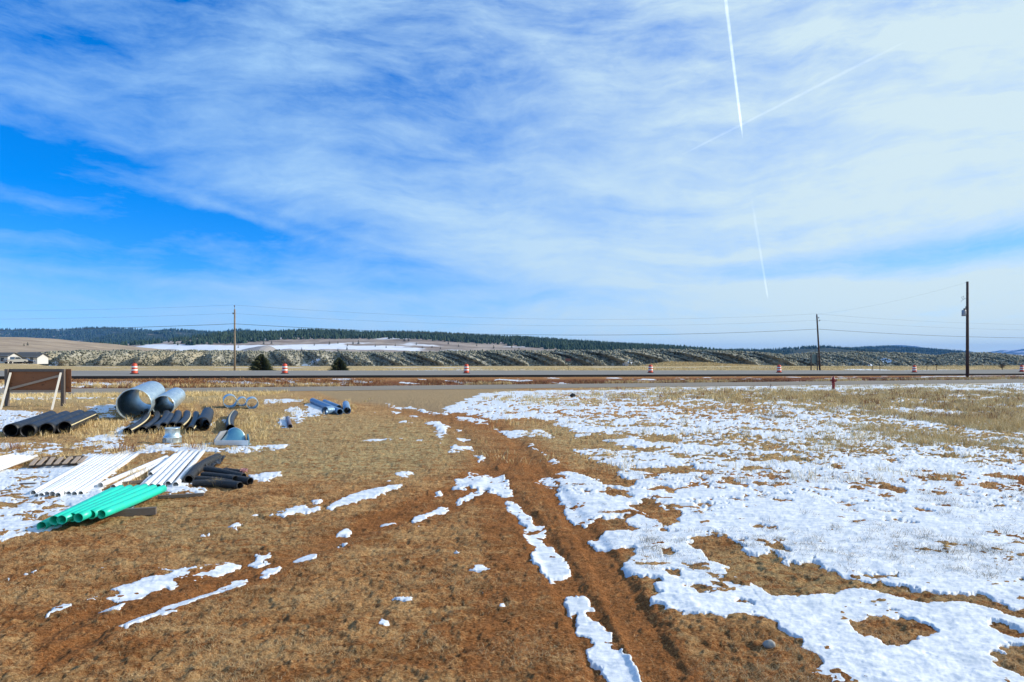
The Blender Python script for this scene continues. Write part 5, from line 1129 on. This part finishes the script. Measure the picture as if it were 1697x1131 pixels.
a = G(196, 802, .03); c = G(246, 797, .03); place(MB().beam(a, c, .09, .06), 'timber', m_wood_d, (a+c)/2, 'thin dark timber under the near ends of the white pipes, above the green ones', 'timber')
a = G(33, 803, .02); c = G(60, 802, .02); place(MB().beam(a, c, .07, .05), 'timber', m_wood_d, (a+c)/2, 'short dark stick lying in the snow left of the ten white pipes', 'timber')
# black wrapped roll and bundle
m_wrap, t, b = new_mat('black_plastic_wrap'); co = objco(t); t.put(b.inputs['Base Color'], t.mix(t.noise(co, 8, 5), (0.012, 0.012, 0.013), (0.045, 0.045, 0.045))); b.inputs['Roughness'].default_value = .42; bump(t, b, t.noise(t.mapping(co, scale=(1, 3, 1)), 9, 6, .7, 2.), 1., .05)
r = .115; a = ground_pt(313, 793, r); c = ground_pt(361, 757.5, r); mid = (a+c)/2; mid.z -= r
e = empty('wrapped_roll', mid); tag(e, 'long black plastic wrapped roll, lying slantwise right of the white pipes', 'roll')
place(tube(MB(), curve_path(a, c, .10, 16, .02), r, .03, 26, (.006, .10)), 'body', m_wrap, mid, parent=e)
mb = MB(); rg3 = random.Random(5); gridn = 16; base = ground_pt(352, 771, .03); vx = G(374, 757)-G(345, 777); P_ = []
for i in range(gridn):
    for j in range(7):
        q = i/(gridn-1); w = (.5+.4*math.sin(q*3.1))*(1-.6*q); p = base+vx*(q-.35)*1.05+Vector((.5*(j/6-.5)*w*1.4, -.25*(j/6-.5)*w, 0)); p.z = zat(p.x, p.y)+.03+.13*rg3.random()*(1-.5*q); P_.append(p)
mb.v = P_; mb.f = [[i*7+j, (i+1)*7+j, (i+1)*7+j+1, i*7+j+1] for i in range(gridn-1) for j in range(6)]; mb.sm = [False]*len(mb.f)
o = place(mb, 'loose_sheet', m_wrap, mid, parent=e); md = o.modifiers.new('thickness', 'SOLIDIFY'); md.thickness = .006
for (a2, c2, r, la, lc, bend, lab) in (((341, 776), (404, 788), .075, .14, .08, .03, 'black drain pipe on top of the bundle, the longest one'), ((336, 786), (390, 793), .075, .06, .05, .04, 'black drain pipe in the middle layer of the bundle'), ((321, 799.5), (398, 804.5), .085, 0, 0, .12, 'nearest black drain pipe at the bottom of the bundle'), ((380, 792), (415, 796.5), .09, 0, 0, 0, 'short thick black drain pipe at the right end of the bundle'), ((372, 778), (404, 781.5), .05, .03, .03, .0, 'thin black drain pipe behind the bundle'), ((326, 793), (386, 799), .08, .0, .0, .08, 'black drain pipe wedged between the bottom and middle pipes of the bundle')):
    a = ground_pt(*a2, r, la); c = ground_pt(*c2, r, lc); mid = (a+c)/2; mid.z = min(a.z, c.z)-r
    place(tube(MB(), curve_path(a, c, bend), r, .012, 20, (.004, .05)), 'drain_pipe', m_wrap, mid, lab, 'pipe', 'bundle of black drain pipes')
m_pink = mat_simple('pink_twine', (0.62, 0.30, 0.30), .7); g_ = G(405, 788, .05); mb = MB(); rg3 = random.Random(8)
for k in range(5):
    p = [g_+Vector((rg3.uniform(-.1, .1), rg3.uniform(-.1, .1), .05+.12*abs(math.sin(i*1.3+k)))) for i in range(6)]; mb.sweep(p, .006, 5)
place(mb, 'twine', m_pink, g_, 'tangle of pink twine on the right end of the black bundle', 'twine')
# rocks
m_rock, t, b = new_mat('grey_stone'); t.put(b.inputs['Base Color'], t.mix(t.noise(objco(t), 20, 6, .7), (0.20, 0.19, 0.17), (0.42, 0.40, 0.36))); b.inputs['Roughness'].default_value = .9
m_rockd = mat_simple('black_stone', (0.015, 0.015, 0.015), .8)
def rock(loc, size, mat, lab, seed):
    import bmesh
    bm = bmesh.new(); bmesh.ops.create_icosphere(bm, subdivisions=3, radius=1); rg = random.Random(seed); off = rg.random()*9
    for v in bm.verts:
        k = 1+.22*(float(fbm(np.array([v.co.x*2+off]), np.array([v.co.y*2+v.co.z]), 1., 3, seed)[0])-.5)*2; v.co = Vector((v.co.x*size[0]*k, v.co.y*size[1]*k, v.co.z*size[2]*k))
    me = bpy.data.meshes.new('rock'); bm.to_mesh(me); bm.free(); me.polygons.foreach_set('use_smooth', [True]*len(me.polygons))
    o = link('rock', me, mat); o.location = loc; tag(o, lab, 'rock')
g_ = G(1275, 1074); g_.z = zat(g_.x, g_.y)+.01; rock(g_, (.065, .05, .045), m_rock, 'smooth grey stone on the bare brown dirt at lower right', 3)
g_ = G(949.5, 658); g_.z = zat(g_.x, g_.y)+.1; rock(g_, (.20, .15, .17), m_rockd, 'small black stone in the snow near the side road', 4)
g_ = G(196, 678); g_.z = zat(g_.x, g_.y)+.1; rock(g_, (.20, .15, .12), m_rockd, 'small black lump in the snow left of the largest culvert', 6)

# ================================================================ grass and weeds
def gmat(name, c1, c2, c3):
    m, t, b = new_mat(name); r_ = island(t); c = t.mix(t.ramp(r_, 0, .6), c1, c2); c = t.mix(t.ramp(r_, .7, .95), c, c3)
    t.put(b.inputs['Base Color'], c); b.inputs['Roughness'].default_value = .8; b.inputs['Specular IOR Level'].default_value = .2
    return m
m_straw = gmat('dry_straw', (0.46, 0.32, 0.12), (0.74, 0.56, 0.27), (0.84, 0.70, 0.42))
m_rust = gmat('rusty_weeds', (0.12, 0.045, 0.022), (0.30, 0.12, 0.055), (0.58, 0.42, 0.20))
m_stub = gmat('matted_stubble', (0.40, 0.25, 0.11), (0.56, 0.38, 0.18), (0.70, 0.54, 0.31))
m_twig = gmat('grey_twigs', (0.12, 0.085, 0.05), (0.28, 0.21, 0.12), (0.46, 0.36, 0.21))
def blades(name, x, y, z, h, w, lean, seed, mat, label_kind='stuff'):
    rg = np.random.RandomState(seed); n = len(x); a = rg.rand(n)*6.283; b_ = rg.rand(n)*6.283
    V = np.zeros((n, 5, 3), np.float32); wx, wy = np.cos(b_)*w*.5, np.sin(b_)*w*.5; lx = np.cos(a)*lean*h; ly = np.sin(a)*lean*h
    V[:, 0] = np.stack([x-wx, y-wy, z], -1); V[:, 1] = np.stack([x+wx, y+wy, z], -1)
    V[:, 2] = np.stack([x+lx*.45+wx*.8, y+ly*.45+wy*.8, z+h*.58], -1); V[:, 3] = np.stack([x+lx*.45-wx*.8, y+ly*.45-wy*.8, z+h*.58], -1)
    V[:, 4] = np.stack([x+lx, y+ly, z+h*np.sqrt(np.clip(1-(lean*.6)**2, .12, 1))], -1)
    i = (np.arange(n)*5)[:, None]; Fc = np.concatenate([i+np.array([[0, 1, 2]]), i+np.array([[0, 2, 3]]), i+np.array([[3, 2, 4]])], 0)
    o = link(name, fast_mesh(name, V.reshape(-1, 3), Fc), mat); tag(o, kind='stuff'); return o
def tufts(name, cxy, nb, h, spread, mat, seed, lean=.45, wk=1.0, zfun=None):
    rg = np.random.RandomState(seed); n = len(cxy); hh = h*(.45+.9*rg.rand(n))
    x = np.repeat(cxy[:, 0], nb)+rg.randn(n*nb)*spread; y = np.repeat(cxy[:, 1], nb)+rg.randn(n*nb)*spread
    H2 = np.repeat(hh, nb)*(.5+.6*rg.rand(n*nb)); z = (zfun or (lambda a, b_: grid_at(Zg, a, b_)))(x, y)-.02
    w = np.clip(y*.00042, .0035, .04)*wk*(.7+.6*rg.rand(n*nb))
    return blades(name, x, y, z, H2, w, lean*(.3+1.2*rg.rand(n*nb)), seed+1, mat)
def samp(n, seed, px0, px1, py0, py1, dens):
    rg = np.random.RandomState(seed); px = px0+(px1-px0)*rg.rand(n); py = py0+(py1-py0)*rg.rand(n); y = 3*F/(py-HOR); x = (px-CX)/F*y
    d = dens(px, py, x, y); k = rg.rand(n) < d; return np.stack([x[k], y[k]], -1)
def G2(px, py, cx, cy, rx, ry): return np.exp(-((px-cx)/rx)**2-((py-cy)/ry)**2)
# matted stubble over the bare field
def d1(px, py, x, y):
    Tn = snow_field(x, y); return np.where(Tn < .02, (1-.85*look(DR, x, y))*np.clip(4.5*(nfbm(x, y, 1.6, 4, 111, .6)-.42), .02, 1)*(look(GR, x, y) < .3), 0)
p = samp(420000, 1, -150, 1850, 664, 1300, d1)
rg = np.random.RandomState(3); yy = p[:, 1]
blades('stubble_grass', p[:, 0], yy, grid_at(Zg, p[:, 0], yy)-.006, (.03+.045*rg.rand(len(p)))*np.clip(yy/14, .8, 1.8), np.clip(yy*.00022, .0022, .010)*(.7+.6*rg.rand(len(p))), .9+.7*rg.rand(len(p)), 17, m_stub)
# tan grass round the stored pipes
def d2(px, py, x, y):
    q = (G2(px, py, 50, 668, 120, 8)+G2(px, py, 330, 665, 60, 12)+G2(px, py, 160, 708, 40, 16)+G2(px, py, 210, 694, 30, 6)+.9*G2(px, py, 430, 700, 60, 28)+G2(px, py, 260, 718, 70, 8)+G2(px, py, 60, 722, 70, 7)
       +.7*G2(px, py, 180, 742, 60, 10)+.8*G2(px, py, 25, 740, 40, 12)+.7*G2(px, py, 90, 765, 90, 8)+.6*G2(px, py, 585, 675, 25, 9)+.6*G2(px, py, 520, 668, 40, 7)+.5*G2(px, py, 360, 690, 60, 10)+.6*G2(px, py, 215, 785, 25, 18)+.5*G2(px, py, 320, 740, 80, 10)+.4*G2(px, py, 430, 660, 90, 6))
    return np.clip(q*1.2, 0, 1)*np.clip((fbm(x, y, .8, 3, 121)-.38)*6, 0.05, 1)
p = samp(6500, 5, -150, 640, 655, 890, d2); tufts('tan_grass', p, 20, .25, .10, m_straw, 31, .5)
# tan band at the right
def d3(px, py, x, y):
    q = 1.1*G2(px, py, 1500, 657, 330, 13)+.8*G2(px, py, 1620, 690, 170, 34)+.55*G2(px, py, 1150, 655, 170, 8)+.45*G2(px, py, 930, 664, 90, 6)+.4*G2(px, py, 1560, 735, 120, 10)+.012
    r = s_road(x, y); return np.clip(q, 0, 1)*np.clip((fbm(x, y, .45, 4, 131)-.40)*6, 0.0, 1)*(r < -6)
p = samp(48000, 6, 800, 1850, 637, 800, d3); tufts('tan_grass', p, 16, .26, .13, m_straw, 41, .55, 1.25)
p = samp(2200, 8, 1000, 1850, 640, 700, d3); tufts('rusty_grass', p, 14, .34, .14, m_rust, 47, .5)
# verge and ditch weeds
rg = np.random.RandomState(9); n = 16000; x = rg.uniform(-75, 95, n); r = rg.uniform(5.0, 9.5, n)**1.0; y = r+64.4+RS*x
k = (s_hwy(x, y) < 76.5) & (rg.rand(n) < np.clip((fbm(x, y, .25, 3, 141)-.36)*5, .05, 1)); tufts('rusty_weeds', np.stack([x[k], y[k]], -1), 8, .26, .16, m_rust, 51, .5)
n = 2600; x = rg.uniform(-70, 90, n); y = rg.uniform(4.9, 6.4, n)+64.4+RS*x; k = rg.rand(n) < np.clip((fbm(x, y, .12, 3, 143)-.42)*6, .0, 1); tufts('tan_grass', np.stack([x[k], y[k]], -1), 12, .42, .12, m_straw, 53, .4)
n = 9000; x = rg.uniform(-110, 150, n); y = rg.uniform(101.5, 124, n)+HS*x; tufts('tan_grass', np.stack([x, y], -1), 8, .24, .3, m_straw, 55, .6)
n = 1600; x = rg.uniform(-50, -18, n); y = 64.4+RS*x-rg.uniform(5.2, 10, n); tufts('tan_grass', np.stack([x, y], -1), 12, .26, .12, m_straw, 57, .5)
p = scatter_on(gW, 5000, 77, lambda P_, fi, rg: P_[:, 1] < 180); cx_ = p
blades('tan_grass', np.repeat(p[:, 0], 6)+.2*rg.randn(len(p)*6), np.repeat(p[:, 1], 6), np.repeat(p[:, 2], 6), .15+.3*rg.rand(len(p)*6), .05, .5+0*rg.rand(len(p)*6), 61, m_straw)
# twiggy plants poking through the snow field
def d4(px, py, x, y): return (snow_field(x, y) > .1)*np.clip((fbm(x, y, .5, 3, 151)-.42)*5, .06, 1)
p = samp(4200, 10, 900, 1850, 680, 960, d4); tufts('dead_twigs', p, 22, .075, .07, m_twig, 63, .9, 1.0)
p = samp(900, 11, 1050, 1850, 690, 960, d4); tufts('dead_twigs', p, 26, .13, .07, m_twig, 65, .7, .9)
p = np.array([G(361, 806).xy, G(359.5, 805).xy, G(362, 806.5).xy]); tufts('tan_grass', p, 40, .22, .05, m_straw, 67, .7)
p = np.array([G(1292, 692).xy, G(1300, 691).xy, G(1282, 690).xy, G(1262, 688).xy]); tufts('dead_twigs', p, 60, .30, .30, m_twig, 68, .8)
p = np.array([G(x_, y_).xy for x_, y_ in ((205, 748), (212, 747), (222, 744), (325, 745), (20, 745), (28, 746))]); tufts('rusty_weeds', p, 50, .42, .12, m_rust, 69, .5)

# ================================================================ contrails (self-glowing tubes standing in for sunlit ice, far above the haze)
m_con = bpy.data.materials.new('contrail_glow'); m_con.use_nodes = True; t = NT(m_con.node_tree); t.n.clear()
out = t.add('ShaderNodeOutputMaterial'); pv = t.add('ShaderNodeVolumePrincipled'); pv.inputs['Density'].default_value = 0.0
pv.inputs['Emission Strength'].default_value = 0.0055; pv.inputs['Emission Color'].default_value = (1, 1, 1, 1); t.l.new(pv.outputs[0], out.inputs['Volume'])
em = t.math('MULTIPLY', t.ramp(t.noise(poscoord(t), .012, 4, .7), .3, .65, .6, 1.0), .0062); em.node.name = 'emit'; t.put(pv.inputs['Emission Strength'], em)
m_con2 = m_con.copy(); m_con2.name = 'faint_contrail_glow'; m_con2.node_tree.nodes['emit'].inputs[1].default_value = 0.0022
m_con3 = m_con.copy(); m_con3.name = 'thin_contrail_glow'; m_con3.node_tree.nodes['emit'].inputs[1].default_value = 0.00028
ALT = 2200.0
def sky_pt(px, py): y = (ALT-3)*F/(HOR-py); return Vector(((px-CX)/F*y, y, ALT))
def contrail(a, c, ra, rc, mat, lab, n=40, wob=.1):
    p0, p1 = sky_pt(*a), sky_pt(*c); P_ = []; rr = []; rg = random.Random(int(a[0]))
    for i in range(n+1):
        q = i/n; p = p0.lerp(p1, q)+Vector((rg.uniform(-1, 1), 0, rg.uniform(-1, 1)))*wob*ra; P_.append(p); rr.append((ra*(1-q)+rc*q)*min(1, .15+q*8, .05+(1-q)*6))
    o = MB().sweep(P_, rr, 10).build('contrail', mat); import bmesh; bm = bmesh.new(); bm.from_mesh(o.data); bmesh.ops.recalc_face_normals(bm, faces=bm.faces); bm.to_mesh(o.data); bm.free(); tag(o, lab, 'contrail')
contrail((1195, -60), (1231, 232), 11, 13, m_con, 'bright white contrail running down from the top edge of the sky')
contrail((1515, 62), (1120, 262), 13, 12, m_con2, 'faint thin contrail slanting across the bright one in the sky')
contrail((1244, 320), (1273, 498), 26, 34, m_con3, 'short faint contrail low in the sky below the bright one')

# ================================================================ haze
mh = bpy.data.materials.new('thin_blue_air'); mh.use_nodes = True; t = NT(mh.node_tree); t.n.clear()
out = t.add('ShaderNodeOutputMaterial'); pv = t.add('ShaderNodeVolumePrincipled'); pv.inputs['Density'].default_value = 4.4e-5
pv.inputs['Color'].default_value = (0.13, 0.43, 1.0, 1); pv.inputs['Anisotropy'].default_value = 0.0; t.l.new(pv.outputs[0], out.inputs['Volume'])
hb = MB().box((0, 6000, 97), (24000, 16400, 210)).build('haze', mh); tag(hb, kind='stuff')
